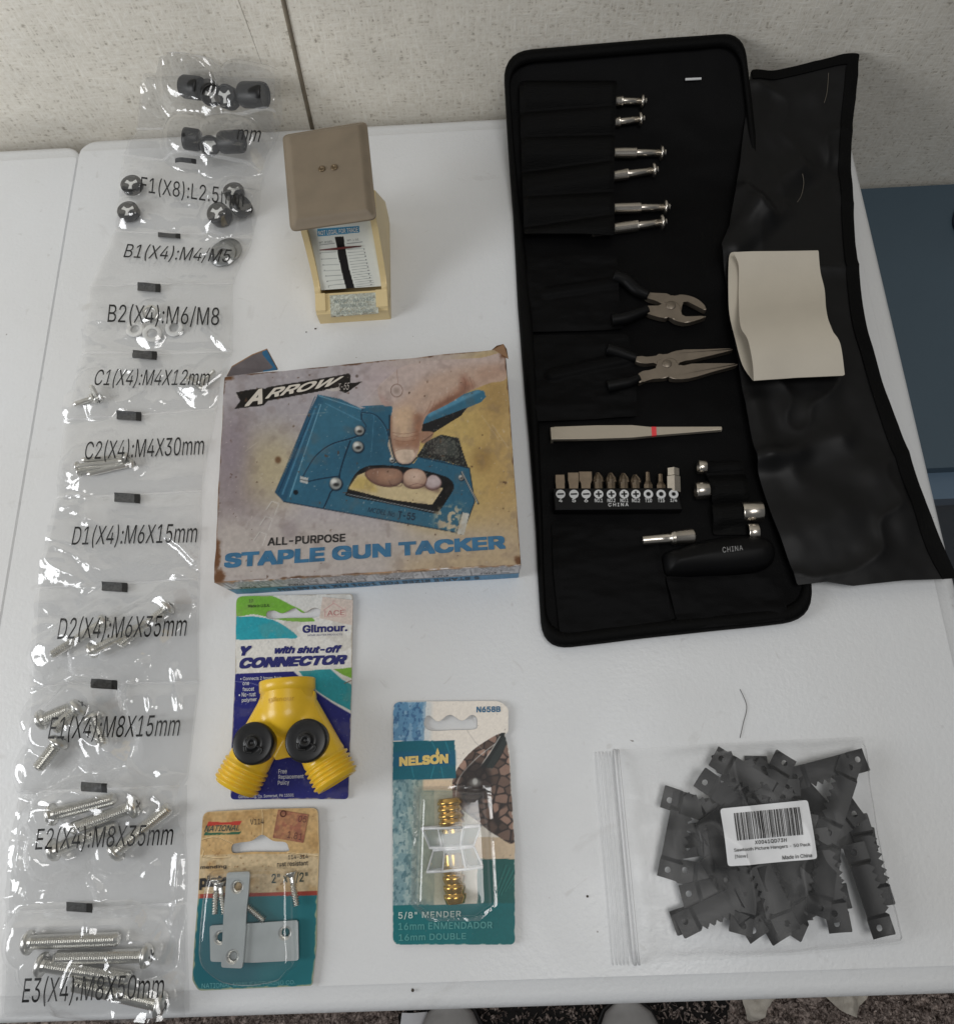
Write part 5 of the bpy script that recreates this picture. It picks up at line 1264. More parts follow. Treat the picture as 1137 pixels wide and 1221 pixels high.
# ---- folded white sheet on the flap
z8 = zoomer(840, 280, 2.774)
M_leaf = mat('leaflet_white', (192, 184, 169), .5, var=.06, vscale=26, bump=.06, bscale=500)
front = curve(z8([(92, 57), (160, 54), (260, 53), (376, 51)]), 4, False).tolist() + curve(z8([(376, 51), (382, 120), (396, 180), (402, 250), (418, 310), (448, 360), (463, 465)]), 5, False).tolist() + z8([(300, 472), (162, 482)]) + curve(z8([(162, 482), (158, 420), (142, 345), (118, 300), (112, 200), (112, 100), (92, 57)]), 5, False).tolist()
leaf = thing('leaflet', 'folded cream white leaflet standing slightly open on the satin flap', 'leaflet', (*P(*z8([(270, 270)])[0], .02)[:2], .015))
def lf(x, y): 
    return flap_base(x, y) + .0135 + .0056 * np.sin((y - .36) * 62) + .0012 * (fbm(x * 25, y * 25, 301, 2) - .5)
fo_ = hits(front, lf); mb = MB(); mb.sheet(fo_, lf, M_leaf, .0012, .0005); mb.build('front_leaf', leaf)
back = curve(z8([(92, 56), (80, 75), (78, 180), (82, 262), (100, 340), (125, 430), (160, 481)]), 5, False).tolist() + z8([(300, 470), (455, 463), (440, 360), (396, 250), (372, 60)])
lb = lambda x, y: flap_base(x, y) + .0062 + .0005 * np.sin((y - .36) * 62)
bo_ = hits(back, lb); mb = MB(); mb.sheet(bo_, lb, M_leaf, .0014, .0005); mb.build('back_leaf', leaf)

# ================================================================== CARDED HARDWARE
M_blister = film('blister_clear', haze=.03, rough=.05, gloss=1.8, bump=.0, bscale=60)
M_brass = mat('brass', (214, 172, 92), .24, 1.0, var=.08, vscale=200)
M_cardedge = mat('card_edge', (190, 176, 155), .8)
def bent(z0, amp, seed, wob=6):
    return lambda x, y: z0 + amp * (fbm(x * wob, y * wob, seed, 2))
# ------------------------------------------------------------------ Y connector on its card
zy = zoomer(250, 690, 4.363)
Y = Paint(268, 700, 428, 962, (214, 212, 206), 5)
Y.poly(curve(zy([(128, 190), (128, 70), (200, 60), (330, 92), (420, 135), (480, 165), (545, 215), (520, 224), (420, 222), (330, 208), (230, 186)]), 5), (116, 172, 62))
Y.poly(curve(zy([(120, 208), (180, 198), (240, 198), (330, 215), (410, 260), (456, 306), (380, 312), (250, 316), (120, 309)]), 4), (42, 152, 166))
Y.poly(zy([(100, 498), (440, 482), (480, 520), (560, 590), (640, 645), (760, 715), (760, 1180), (100, 1180)]), (30, 33, 108))
Y.poly(zy([(462, 482), (632, 470), (690, 520), (760, 555), (760, 700), (640, 638), (545, 578)]), (40, 140, 150))
Y.poly(zy([(642, 470), (760, 462), (760, 528), (690, 500)]), (118, 166, 60))
Y.line(zy([(440, 482), (480, 520), (560, 590), (640, 645), (760, 715)]), 1.6, (206, 208, 208)); Y.line(zy([(632, 470), (690, 522), (760, 560)]), 1.6, (206, 208, 206))
Y.grain(.08, .5, 6); Y.blend(sstep(.58, .72, fbm(Y.X * .06, Y.Y * .06, 8, 4)), (150, 140, 125), .2); Y.specks(.80, .5, (170, 170, 175), 5, .4)
Y.line(zy([(130, 535), (200, 540), (270, 560)]), .8, (190, 190, 196), .5); Y.line(zy([(700, 545), (738, 530)]), 1.2, (120, 90, 70), .8)
yo = zy(rounded([(138, 92), (744, 78), (738, 560), (728, 900), (720, 1148), (108, 1150), (114, 850), (132, 500)], [34, 20, 3, 3, 22, 24, 3, 3], 6))
zyf = bent(.0016, .0014, 11)
hole = zy(curve([(293, 190), (302, 170), (335, 166), (380, 180), (440, 152), (462, 166), (490, 178), (540, 152), (572, 160), (580, 180), (560, 200), (500, 204), (400, 205), (330, 210), (302, 206)], 4))
yc = thing('hose_connector', 'yellow Y hose connector with two black knobs on a blue and green card', 'hose connector', (*hits([(350, 830)])[0], 0))
yh = hits(yo, zyf)
_, _, de_ = nearest(Y.X.ravel(), Y.Y.ravel(), [np.array(yo)]); de_ = de_.reshape(Y.X.shape); Y.blend(1 - sstep(.2, 1.4, de_ - 4 * (fbm(Y.X * .12, Y.Y * .12, 4, 3) - .6)), (170, 160, 146), .85)
mb = MB(); mb.sheet(yh, zyf, M_printg, .00045, .0007, holes=[hits(hole, zyf)], color=Y.color(1.08), side=M_cardedge)
M_navy = mat('print_navy', (28, 32, 104), .4); M_wink = mat('print_white2', (206, 208, 214), .4)
T = lambda s_, q, M, **k: mb.text(s_, zy(q), M, zyf, .00025, **k)
T('17', [(205, 108), (226, 108), (226, 124), (205, 124)], M_blk); T('Made in U.S.A.', [(200, 136), (312, 132), (312, 148), (200, 151)], M_blk, bold=.01)
T('Gilmour.', [(483, 242), (716, 236), (716, 274), (483, 284)], M_navy, bold=.03)
T('HOME WATER PRODUCTS', [(510, 291), (690, 286), (690, 295), (510, 300)], M_navy)
T('Y', [(162, 352), (222, 349), (212, 400), (152, 403)], M_navy, bold=.055, shear=.15)
T('with shut-off', [(340, 352), (688, 346), (684, 386), (336, 392)], M_navy, bold=.04, shear=.25)
T('CONNECTOR', [(160, 412), (718, 396), (708, 446), (152, 470)], M_navy, bold=.05, shear=.2)
T('\u2022 Connects 2 hoses from', [(160, 512), (375, 506), (375, 524), (160, 530)], M_wink, bold=.01); T('one', [(172, 540), (206, 538), (206, 554), (172, 556)], M_wink, bold=.01); T('faucet', [(172, 566), (232, 562), (232, 584), (172, 586)], M_wink, bold=.01)
T('\u2022 No-rust', [(152, 594), (240, 590), (240, 612), (152, 616)], M_wink, bold=.01); T('polymer', [(168, 624), (246, 618), (246, 642), (168, 648)], M_wink, bold=.01)
T('Free', [(358, 992), (402, 990), (402, 1014), (358, 1016)], M_wink, bold=.01); T('Replacement', [(358, 1022), (490, 1018), (490, 1044), (358, 1048)], M_wink, bold=.01); T('Policy', [(355, 1052), (414, 1048), (414, 1076), (355, 1080)], M_wink, bold=.01)
T('Gilmour Mfg. Co. Somerset, PA 15501', [(150, 1128), (438, 1118), (438, 1138), (150, 1148)], M_wink, bold=.005)
mb.build('backing_card', yc)
ST = Paint(380, 705, 430, 750, (212, 196, 184), 5); ST.grain(.1, .5, 9)
for q in ([(592, 165), (645, 128), (700, 162)], [(600, 165), (600, 200), (706, 196), (706, 150)], [(640, 128), (640, 118), (655, 118)]): ST.line(zy(q), .6, (190, 120, 120), .8)
mb = MB(); mb.sheet(hits(zy([(588, 96), (746, 112), (742, 242), (700, 235), (640, 220), (572, 206)]), zyf), lambda x, y: zyf(x, y) + .0005, M_print, .0005, .0003, color=ST.color(1.0)); T('ACE', [(612, 168), (700, 163), (700, 190), (612, 195)], mat('stamp_red', (186, 118, 118), .6)); mb.v[-1][:, 2] += .0005; mb.build('price_sticker', yc)
M_yel = mat('yellow_polymer', (232, 188, 44), .32, var=.03, vscale=60, coat=.1)
M_knob = mat('knob_black', (20, 20, 21), .38)
zc = .0168
def yp(x, y, z=zc): return P(*zy([(x, y)])[0], z)
mb = MB()
c0, c1 = yp(406, 690, .0170), yp(404, 528, .0170); LL = np.linalg.norm(c1 - c0); R_ = np.linalg.norm(yp(548, 560, .0170) - yp(262, 560, .0170)) / 2
mb.lathe(c0, c1, [(0, R_ * .80), (.004, R_ * .90), (LL * .62, R_ * .94), (LL * .64, R_ * .99), (LL * .97, R_), (LL, R_ * .975), (LL, R_ * .8), (LL * .55, R_ * .78), (LL * .55, 0)], M_yel, 48, caps=False, squash=.88)
def arm_(a, b, rw):
    p0, p1 = yp(*a, .0145), yp(*b, .0130); L_ = np.linalg.norm(p1 - p0); pr = [(0, rw * .95), (L_ * .60, rw * 1.0), (L_ * .66, rw * 1.02)]
    x = L_ * .70
    while x < L_ - .0015: pr += [(x, rw * .98), (x + .0007, rw * 1.10), (x + .0014, rw * 1.10), (x + .0021, rw * .98)]; x += .0027
    pr += [(L_, rw * .98), (L_, rw * .72), (L_ - .012, rw * .70), (L_ - .012, 0)]
    mb.lathe(p0, p1, pr, M_yel, 40, caps=False)
arm_((345, 690), (132, 1088), .0124); arm_((465, 685), (664, 1060), .0124)
def seg_cyl(x, y, a, b, r, zc_):
    dx, dy = b[0] - a[0], b[1] - a[1]; t = np.clip(((x - a[0]) * dx + (y - a[1]) * dy) / (dx * dx + dy * dy), 0, 1)
    D = np.hypot(x - a[0] - t * dx, y - a[1] - t * dy); return zc_ + np.sqrt(np.maximum(0, r * r - D * D)) - 2.0 * np.maximum(0, D - r)
def smax(*hs):
    k = 900.0; mx = np.max(hs, axis=0); return mx + np.log(sum(np.exp(k * (h - mx)) for h in hs)) / k
A1, A2 = yp(345, 690, .0145), yp(132, 1088, .0130); B1, B2q = yp(465, 685, .0145), yp(664, 1060, .0130)
wo = hits(zy([(266, 592), (300, 588), (506, 582), (546, 584), (556, 662), (604, 760), (640, 830), (600, 880), (560, 860), (482, 935), (405, 930), (345, 945), (318, 900), (250, 850), (190, 820), (196, 795), (262, 668)]), .016)
def web_z(x, y):
    return np.maximum(.008, smax(seg_cyl(x, y, c1, c0, R_ * .90, .0165), seg_cyl(x, y, A1, A2, .0122, .0142), seg_cyl(x, y, B1, B2q, .0122, .0142), np.full(np.shape(x), .0168)))
mb.sheet(wo, web_z, M_yel, .0009, .004)
mb.text('gilmour', zy([(305, 618), (440, 610), (440, 640), (305, 648)]), mat('yellow_emboss', (206, 162, 36), .35), web_z, .0003, bold=.01)
yb = mb.build('y_connector', yc)
for (cx, cy), r in (((222, 857), 108), ((499, 843), 111)):
    c = yp(cx, cy, .031); R1 = np.linalg.norm(yp(cx + r, cy, .031) - c)
    mb = MB(); mb.lathe(c + [0, 0, -.010], c + [0, 0, .001], [(0, R1 * .92), (.001, R1 * .97), (.0085, R1), (.0098, R1 * .97), (.0104, R1 * .88), (.0100, R1 * .5), (.0100, R1 * .34), (.0116, R1 * .31), (.0122, R1 * .26), (.0122, R1 * .14), (.0108, R1 * .12), (.0108, 0)], M_knob, 40, caps=False)
    mb.tube(curve([c + [R1 * .15, -R1 * .1, .0012], c + [R1 * .5, -R1 * .28, .0012], c + [R1 * .42, -R1 * .5, .0012]], 4, False), .0006, M_knob, 6)
    mb.tube(curve([c + [-R1 * .36, -R1 * .1, .0012], c + [-R1 * .3, -R1 * .38, .0012], c + [R1 * .05, -R1 * .42, .0012]], 4, False), .0006, M_knob, 6)
    mb.build('knob', yb)

# ------------------------------------------------------------------ mending plates on a tan and teal card
zn = zoomer(220, 950, 4.883)
N_ = Paint(222, 955, 388, 1190, (188, 156, 108), 5)
N_.poly(zn([(60, 340), (800, 330), (800, 580), (60, 590)]), (192, 172, 138))
N_.blend(sstep(.45, .7, fbm(N_.X * .05, N_.Y * .05, 4, 4)), (160, 126, 80), .55); N_.grain(.14, .35, 12); N_.specks(.78, .3, (120, 84, 50), 31, .7)
N_.poly(zn([(40, 590), (800, 565), (800, 1200), (40, 1200)]), (30, 104, 112))
N_.blend(N_.mask(zn([(40, 700), (300, 690), (420, 740), (420, 1100), (40, 1100)]), 8), (24, 78, 92), .5)
N_.poly(zn([(40, 570), (800, 548), (800, 572), (40, 594)]), (150, 62, 50))
for q in ([(450, 75), (456, 140), (452, 225)], [(95, 250), (180, 235), (280, 275)], [(95, 345), (160, 355), (265, 350)], [(600, 325), (700, 340), (775, 345)], [(90, 290), (110, 310), (100, 350)]):
    N_.line(curve(zn(q), 5, False), 1.1, (226, 204, 160), .8); N_.line(curve(zn([(x + 4, y + 4) for x, y in q]), 5, False), .7, (110, 80, 48), .7)
N_.poly(zn([(140, 145), (240, 150), (336, 140), (318, 168), (240, 164), (128, 172)]), (176, 58, 46)); N_.poly(zn([(118, 208), (240, 212), (332, 202), (318, 222), (240, 220), (112, 225)]), (44, 92, 70))
no = zn(rounded([(108, 90), (450, 72), (776, 66), (784, 300), (772, 620), (768, 870), (742, 1102), (80, 1132), (44, 1070), (56, 860), (80, 560), (92, 300)], [40, 3, 36, 3, 3, 3, 14, 24, 20, 3, 3, 3], 6))
_, _, de_ = nearest(N_.X.ravel(), N_.Y.ravel(), [np.array(no)]); de_ = de_.reshape(N_.X.shape); N_.blend(1 - sstep(.3, 1.8, de_ - 4 * (fbm(N_.X * .12, N_.Y * .12, 14, 3) - .5)), (200, 176, 136), .7)
znf = lambda x, y: .0016 + .0030 * (fbm(x * 16, y * 16, 21, 2)) + .0016 * (fbm(x * 50, y * 50, 22, 3) - .5) * sstep(.07, .10, y)
mp = thing('mending_plate_pack', 'creased tan and teal card with a clear blister of mending plates', 'hardware pack', (*hits([(308, 1070)])[0], 0))
nhole = zn(curve([(273, 310), (280, 280), (320, 268), (390, 258), (450, 222), (515, 258), (585, 266), (604, 296), (600, 320), (500, 322), (380, 322), (290, 330)], 4))
mb = MB(); mb.sheet(hits(no, znf), znf, M_printg, .00045, .0007, holes=[hits(nhole, znf)], color=N_.color(1.08), side=M_cardedge)
T = lambda s_, q, M, **k: mb.text(s_, zn(q), M, znf, .0004, **k)
M_dteal = mat('print_dark_teal', (36, 60, 56), .5); M_teal_l = mat('print_teal_light', (96, 160, 164), .5)
T('NATIONAL', [(124, 168), (326, 165), (318, 198), (116, 206)], M_dteal, bold=.01, shear=.1); T('V114', [(383, 132), (462, 128), (462, 160), (383, 164)], M_blk)
T('mending', [(94, 402), (246, 396), (246, 420), (94, 428)], M_blk, bold=.015); T('plates', [(90, 462), (300, 452), (300, 534), (86, 545)], M_blk, bold=.04)
T('114-314', [(604, 342), (720, 336), (720, 360), (604, 366)], M_blk, bold=.01); T('rust resistant', [(540, 380), (720, 372), (720, 400), (540, 408)], M_blk, bold=.01); T('2" x 1/2"', [(508, 448), (718, 438), (718, 502), (508, 512)], M_dteal, bold=.01)
T('NATIONAL MANUFACTURING CO.', [(102, 1088), (645, 1068), (645, 1092), (102, 1116)], M_teal_l)
mb.build('backing_card', mp)
ST2 = Paint(315, 958, 372, 1010, (164, 114, 78), 5); ST2.grain(.2, .4, 19); ST2.blend(sstep(.5, .6, fbm(ST2.X * .16, ST2.Y * .16, 23, 3)), (140, 72, 60), .5); ST2.line(zn([(548, 78), (722, 106), (690, 266), (518, 238), (548, 78)]), .8, (110, 60, 48), .7)
mb = MB(); mb.sheet(hits(zn([(545, 75), (725, 104), (692, 270), (514, 240)]), znf), lambda x, y: znf(x, y) + .0003, M_print, .0006, .0002, color=ST2.color(1.0)); M_st = mat('stamp_brown', (96, 52, 44), .6)
T('05', [(668, 110), (716, 116), (708, 152), (660, 146)], M_st); mb.v[-1][:, 2] += .0003; T('1.81', [(605, 200), (690, 216), (682, 256), (598, 240)], M_st); mb.v[-1][:, 2] += .0003
c_ = P(*zn([(575, 100)])[0], znf) + [0, 0, .0007]; mb.tube([c_ + [.0016 * math.cos(t), .0016 * math.sin(t), 0] for t in np.linspace(0, 6.3, 16)], .0003, M_st, 4)
mb.build('price_sticker', mp)
bo2 = hits(zn(curve([(190, 425), (400, 408), (600, 412), (650, 430), (660, 560), (664, 760), (668, 955), (620, 1010), (565, 1062), (440, 1088), (330, 1090), (235, 1070), (150, 1010), (112, 950), (106, 850), (122, 640), (140, 520), (160, 455)], 4)), .003)
def blister(outline, z0, h, ramp, seed, wr=.0006):
    def f(x, y):
        _, _, d = nearest(np.atleast_1d(x).astype(float).ravel(), np.atleast_1d(y).astype(float).ravel(), [outline]); d = d.reshape(np.shape(x)); t = np.clip(d / ramp, 0, 1)
        return z0 + h * np.sqrt(1 - (1 - t) ** 2) ** .8 + wr * (fbm(x * 70, y * 70, seed, 2) - .5) * t
    return f
M_plate_s = mat('plate_zinc', (176, 182, 182), .42, .75, var=.10, vscale=90)
znb = blister(bo2, .0044, .0105, .005, 61, .0012)
mb = MB(); mb.sheet(bo2, znb, M_blister, .0008, 0); mb.build('blister', mp)
gM = 'mending plates in the blister'
def mplate(px, holes, z, lab):
    zz = z + .0018; o = rounded(hits(zn(px), zz), .0012, 3); hl = []
    t = thing('mending_plate', lab, 'mending plate', (*o.mean(0), z), gM)
    for hx, hy in holes:
        c = P(*zn([(hx, hy)])[0], zz); hl.append(np.array([(c[0] + .0030 * math.cos(a), c[1] + .0030 * math.sin(a)) for a in np.linspace(0, 6.283, 22, endpoint=False)]))
    mb = MB(); mb.sheet(o, zz, M_plate_s, .0008, .0018, holes=hl, smooth=False); mb.build('plate', t)
    for h in hl:
        c = h.mean(0); th_ = np.linspace(0, 2 * math.pi, 22, endpoint=False); V = np.concatenate([np.stack([c[0] + r * np.cos(th_), c[1] + r * np.sin(th_), np.full(22, q)], 1) for r, q in ((.0036, zz + .0002), (.0031, zz - .0001), (.0021, zz - .0016))])
        mb = MB(); mb.add(V, [(i * 22 + j, i * 22 + (j + 1) % 22, (i + 1) * 22 + (j + 1) % 22, (i + 1) * 22 + j) for i in range(2) for j in range(22)], M_steel, True); mb.build('countersink', t)
mplate([(146, 752), (400, 738), (660, 720), (664, 955), (400, 968), (150, 962)], [(207, 822), (583, 795)], .0056, 'wide flat steel plate lying level at the bottom of the blister')
mplate([(246, 442), (380, 436), (372, 560), (362, 640), (352, 800), (336, 1002), (212, 996), (226, 700)], [(306, 526), (278, 934)], .0085, 'long narrow steel plate standing upright at left over the wide one')
gW = 'wood screws in the blister'
def wscrew(a, b, lab, z=.0072):
    p0, p1 = P(*zn([a])[0], z), P(*zn([b])[0], z); L_ = np.linalg.norm(p1 - p0); t = thing('wood_screw', lab, 'screw', p0 - [0, 0, .003], gW)
    mb = MB(); mb.lathe(p0, p1, [(0, .0001), (.0001, .0034), (.0006, .0034), (.0026, .0015), (.0028, .0014)], M_steel, 18, caps=False); mb.build('head', t)
    pr = [(0, .0014), (.003, .0014)]; x = .004
    while x < L_ - .003: pr += [(x, .0011), (x + .0006, .0020)]; x += .0013
    mb = MB(); mb.lathe(p0 + (p1 - p0) / L_ * .0026, p1, pr + [(L_ - .0026, .0002)], M_steel, 14, smooth=False); mb.build('threaded_shank', t)
wscrew((186, 480), (176, 690), 'zinc wood screw leftmost in the blister'); wscrew((205, 500), (230, 680), 'zinc wood screw just left of the narrow plate'); wscrew((618, 440), (652, 635), 'zinc wood screw at upper right in the blister'); wscrew((300, 590), (465, 724), 'zinc wood screw slanting out from behind the narrow plate', .0068)

# ------------------------------------------------------------------ brass hose mender on a teal card
ze = zoomer(450, 820, 3.7)
E_ = Paint(462, 830, 622, 1135, (230, 222, 211), 5)
wat = E_.mask(ze([(60, 60), (215, 60), (205, 235), (60, 235)])); E_.blend(wat, (92, 138, 172))
drop = fbm(E_.X * .18, E_.Y * .14, 44, 3); rid = sstep(.5, .62, drop)
E_.blend(wat * rid, (150, 182, 204), .6); E_.blend(wat * sstep(.58, .66, fbm(E_.X * .36, E_.Y * .26, 49, 3)), (48, 88, 128), .7)
E_.poly(ze([(205, 60), (240, 60), (235, 235), (200, 235)]), (196, 204, 208), 2, .7)
w2 = E_.mask(ze([(60, 402), (250, 405), (250, 970), (60, 970)])); E_.blend(w2, (116, 146, 152)); E_.blend(w2 * rid, (164, 182, 180), .7); E_.blend(w2 * sstep(.57, .66, fbm(E_.X * .34, E_.Y * .2, 59, 3)), (54, 92, 104), .6)
E_.blend(E_.mask(ze([(160, 402), (420, 405), (420, 970), (170, 970)]), 9), (150, 152, 130), .8)
E_.poly(ze([(200, 405), (330, 405), (330, 450), (200, 450)]), (212, 190, 162), 1)
E_.poly(ze([(400, 660), (620, 660), (620, 756), (420, 756)]), (208, 186, 158))
lens = curve(ze([(330, 470), (336, 390), (385, 312), (455, 250), (560, 200), (578, 290), (612, 665), (520, 650), (440, 590), (350, 520)]), 5); lm = E_.poly(lens, (48, 40, 38))
vx, vy = E_.X / 13.5, E_.Y / 11.0; gx_, gy_ = np.floor(vx), np.floor(vy); best = np.full(vx.shape, 9.); second = best.copy(); cid = np.zeros(vx.shape)
for ox in (-1, 0, 1):
    for oy in (-1, 0, 1):
        cx_, cy_ = gx_ + ox, gy_ + oy; D = np.hypot(cx_ + _h(cx_, cy_, 3) - vx, cy_ + _h(cx_, cy_, 4) - vy); nb = D < best; second = np.where(nb, best, np.minimum(second, D)); cid = np.where(nb, _h(cx_, cy_, 5), cid); best = np.minimum(best, D)
stn = sstep(.05, .22, second - best) * lm; tone = (.55 + .6 * cid)[..., None]
E_.im = E_.im * (1 - stn[..., None]) + (np.array([142, 114, 100]) * tone) * stn[..., None]
E_.line(curve(ze([(345, 480), (360, 400), (430, 318), (500, 262), (565, 215)]), 5, False), 1.0, (190, 190, 186), .8, clip=lm); 
for k in range(3): E_.line(curve(ze([(470 + 16 * k, 345), (510 + 14 * k, 290), (552 + 10 * k, 205), (570 + 8 * k, 180)]), 5, False), 6.5, (24, 30, 30), .95, clip=lm)
for k in range(22): E_.line([(E0[0] + 3.5 * math.cos(.5), E0[1]) for E0 in [ze([(470 + 4.4 * k, 350 - 7.6 * k)])[0]]] + [(E0[0] + 8, E0[1] + 5) for E0 in [ze([(470 + 4.4 * k, 350 - 7.6 * k)])[0]]], .8, (84, 92, 90), .7, clip=lm)
E_.line(curve(ze([(455, 345), (500, 280), (540, 215)]), 5, False), .9, (214, 210, 204), .85, clip=lm)
E_.poly(curve(ze([(360, 470), (380, 370), (450, 330), (500, 380), (490, 470), (420, 520)]), 5), (34, 30, 30), 2, .75, lm); E_.ell(*ze([(430, 420)])[0], 7, 5, (120, 120, 116), .4, .7, lm); E_.ell(*ze([(430, 415)])[0], 3, 4, (190, 190, 186), .4, .8, lm)
E_.poly(ze([(440, 756), (620, 756), (620, 960), (440, 960)]), (22, 92, 88)); 
for k in range(14): E_.line(ze([(500 + 9 * k, 950 - 7 * k), (560 + 8 * k, 780 + 5 * k)]), .8, (72, 150, 138) if k % 2 else (12, 60, 60), .5)
E_.poly(ze([(60, 962), (620, 950), (620, 1150), (60, 1150)]), (10, 104, 108)); E_.poly(ze([(420, 1000), (620, 960), (620, 1150), (400, 1150)]), (16, 96, 98), 5, .7)
E_.poly(ze([(60, 238), (340, 232), (346, 402), (60, 408)]), (8, 94, 110)); E_.poly(ze([(60, 285), (342, 278), (344, 345), (60, 352)]), (12, 90, 122), 1.5, .8)
for q in ([(240, 240), (262, 285)], [(300, 240), (318, 290)], [(150, 350), (160, 395)], [(250, 345), (235, 400)], [(280, 350), (290, 398)]): E_.line(ze(q), 1.2, (64, 150, 166), .5)
E_.grain(.05, .5, 7); E_.line(ze([(395, 190), (430, 240), (480, 290)]), .5, (150, 145, 140), .8); E_.specks(.82, .4, (120, 110, 104), 77, .5)
eo = ze(rounded([(68, 62), (538, 58), (578, 92), (576, 195), (562, 210), (582, 285), (590, 450), (606, 700), (606, 1135), (68, 1135), (66, 520)], [38, 26, 14, 4, 5, 5, 3, 3, 26, 30, 3], 6))
_, _, de_ = nearest(E_.X.ravel(), E_.Y.ravel(), [np.array(eo)]); de_ = de_.reshape(E_.X.shape); E_.blend(1 - sstep(.2, 1.0, de_ - 3 * (fbm(E_.X * .2, E_.Y * .2, 16, 3) - .62)), (214, 210, 202), .9)
zef = bent(.0014, .0024, 41, 9)
hm = thing('hose_mender_pack', 'teal and white carded pack with a clear blister and brass fittings', 'hardware pack', (*hits([(540, 990)])[0], 0))
ehole = ze(curve([(205, 165), (212, 132), (230, 124), (268, 150), (318, 119), (372, 146), (412, 121), (436, 132), (440, 160), (428, 184), (330, 188), (235, 190)], 4))
mb = MB(); mb.sheet(hits(eo, zef), zef, M_printg, .00045, .0006, holes=[hits(ehole, zef)], color=E_.color(1.1), side=M_cardedge)
T = lambda s_, q, M, **k: mb.text(s_, ze(q), M, zef, .0003, **k)
M_yink = mat('print_yellow', (226, 196, 112), .4); M_bink = mat('print_steelblue', (44, 104, 140), .4); M_tink = mat('print_pale_teal', (70, 148, 146), .4)
T('N658B', [(436, 84), (542, 82), (542, 108), (436, 110)], M_bink, bold=.03); T('NELSON', [(96, 306), (312, 292), (312, 334), (96, 348)], M_yink, bold=.045)
c_ = P(*ze([(265, 290)])[0], zef); mb.prism([(c_[0] + .0012 * sx, c_[1] + .002 * sy) for sx, sy in ((-1, 0), (0, -1), (1, 0), (0, 1.6))], c_[2], c_[2] + .0003, M_yink)
T('5/8" MENDER', [(92, 990), (368, 984), (368, 1014), (92, 1024)], mat('print_pale', (186, 206, 200), .4), bold=.01, space=1.1); T('16mm ENMENDADOR', [(92, 1038), (506, 1032), (506, 1062), (92, 1070)], M_tink, bold=.012, space=1.05); T('16mm DOUBLE', [(94, 1088), (390, 1082), (390, 1110), (94, 1118)], M_tink, bold=.012, space=1.05)
mb.build('backing_card', hm)
bo3 = hits(ze(rounded([(186, 446), (482, 444), (500, 600), (518, 955), (440, 1012), (236, 1014), (166, 950), (178, 620)], [14, 14, 6, 14, 14, 14, 14, 6], 5)), .004)
zeb = blister(bo3, .0036, .0150, .0060, 71, .0001)
mb = MB(); mb.sheet(bo3, zeb, M_blister, .0008, 0); mb.build('blister', hm)
fl_ = hits(ze(rounded([(160, 436), (500, 432), (530, 960), (448, 1030), (226, 1032), (146, 960)], 10)), zef); mb = MB(); mb.sheet(fl_, lambda x, y: zef(x, y) + .0005, M_film, .0016, 0, holes=[bo3]); mb.build('blister_flange', hm)
bz_ = .0100
def ep(x, y, z=bz_): return P(*ze([(x, y)])[0], z)
br = thing('brass_mender', 'brass ribbed hose mender sealed in the clear blister on the teal card', 'hose fitting', ep(330, 700, .003))
for (a, b, w) in (((330, 640), (318, 488), 57), ((330, 735), (344, 952), 50)):
    p0, p1 = ep(*a), ep(*b); L_ = np.linalg.norm(p1 - p0); R0 = np.linalg.norm(ep(b[0] + w, b[1]) - ep(*b)); pr = [(0, R0 * .82), (L_ * .22, R0 * .82)]; nr = 4
    for k in range(nr):
        x = L_ * (.24 + .76 * k / nr); w_ = L_ * .76 / nr; pr += [(x, R0 * .84), (x + w_ * .06, R0 * 1.0), (x + w_ * .40, R0 * 1.0), (x + w_ * .86, R0 * .86)]
    pr += [(L_, R0 * .84), (L_, R0 * .62), (L_ - .008, R0 * .6), (L_ - .008, 0)]
    mb = MB(); mb.lathe(p0, p1, pr, M_brass, 32, caps=False); mb.build('barb', br)
M_clampc = film('clamp_clear', haze=.13, rough=.10, gloss=3.0, bump=0, tint=(.88, .92, .92), hazecol=(.70, .76, .77))
M_rimc = film('clamp_rim', haze=.75, rough=.12, gloss=4, bump=0)
gC = 'clear clamp collars in the blister'
for (a, b, r0, r1, lab) in (((328, 702), (326, 615), 104, 140, 'upper clear faceted clamp collar round the brass mender'), ((336, 708), (342, 800), 96, 132, 'lower clear faceted clamp collar round the brass mender')):
    p0, p1 = ep(*a), ep(*b); L_ = np.linalg.norm(p1 - p0); R0 = np.linalg.norm(ep(a[0] + r0, a[1]) - ep(*a)); R1 = np.linalg.norm(ep(b[0] + r1, b[1]) - ep(*b))
    t = thing('clamp_collar', lab, 'clamp', ep(*a, .003), gC); sg = 8
    mb = MB(); mb.lathe(p0, p1, [(0, R0), (L_, R1)], M_clampc, sg, caps=False, smooth=False, facet=.39, squash=.5); mb.build('shell', t)
    d = (p1 - p0) / L_; u = np.array([0, 0, 1.]); w_ = np.cross(d, u)
    mb = MB()
    for R_, q in ((R0, p0), (R1, p1)):
        ring = [q + R_ * (math.cos(x) * u * .5 + math.sin(x) * w_) for x in np.linspace(0, 2 * math.pi, sg + 1) + .39]; mb.tube(ring, .0007, M_rimc, 5)
    for x in np.linspace(0, 2 * math.pi, sg, endpoint=False) + .39: mb.tube([p0 + R0 * (math.cos(x) * u * .5 + math.sin(x) * w_), p1 + R1 * (math.cos(x) * u * .5 + math.sin(x) * w_)], .0004, M_rimc, 5)
    mb.build('rim', t)

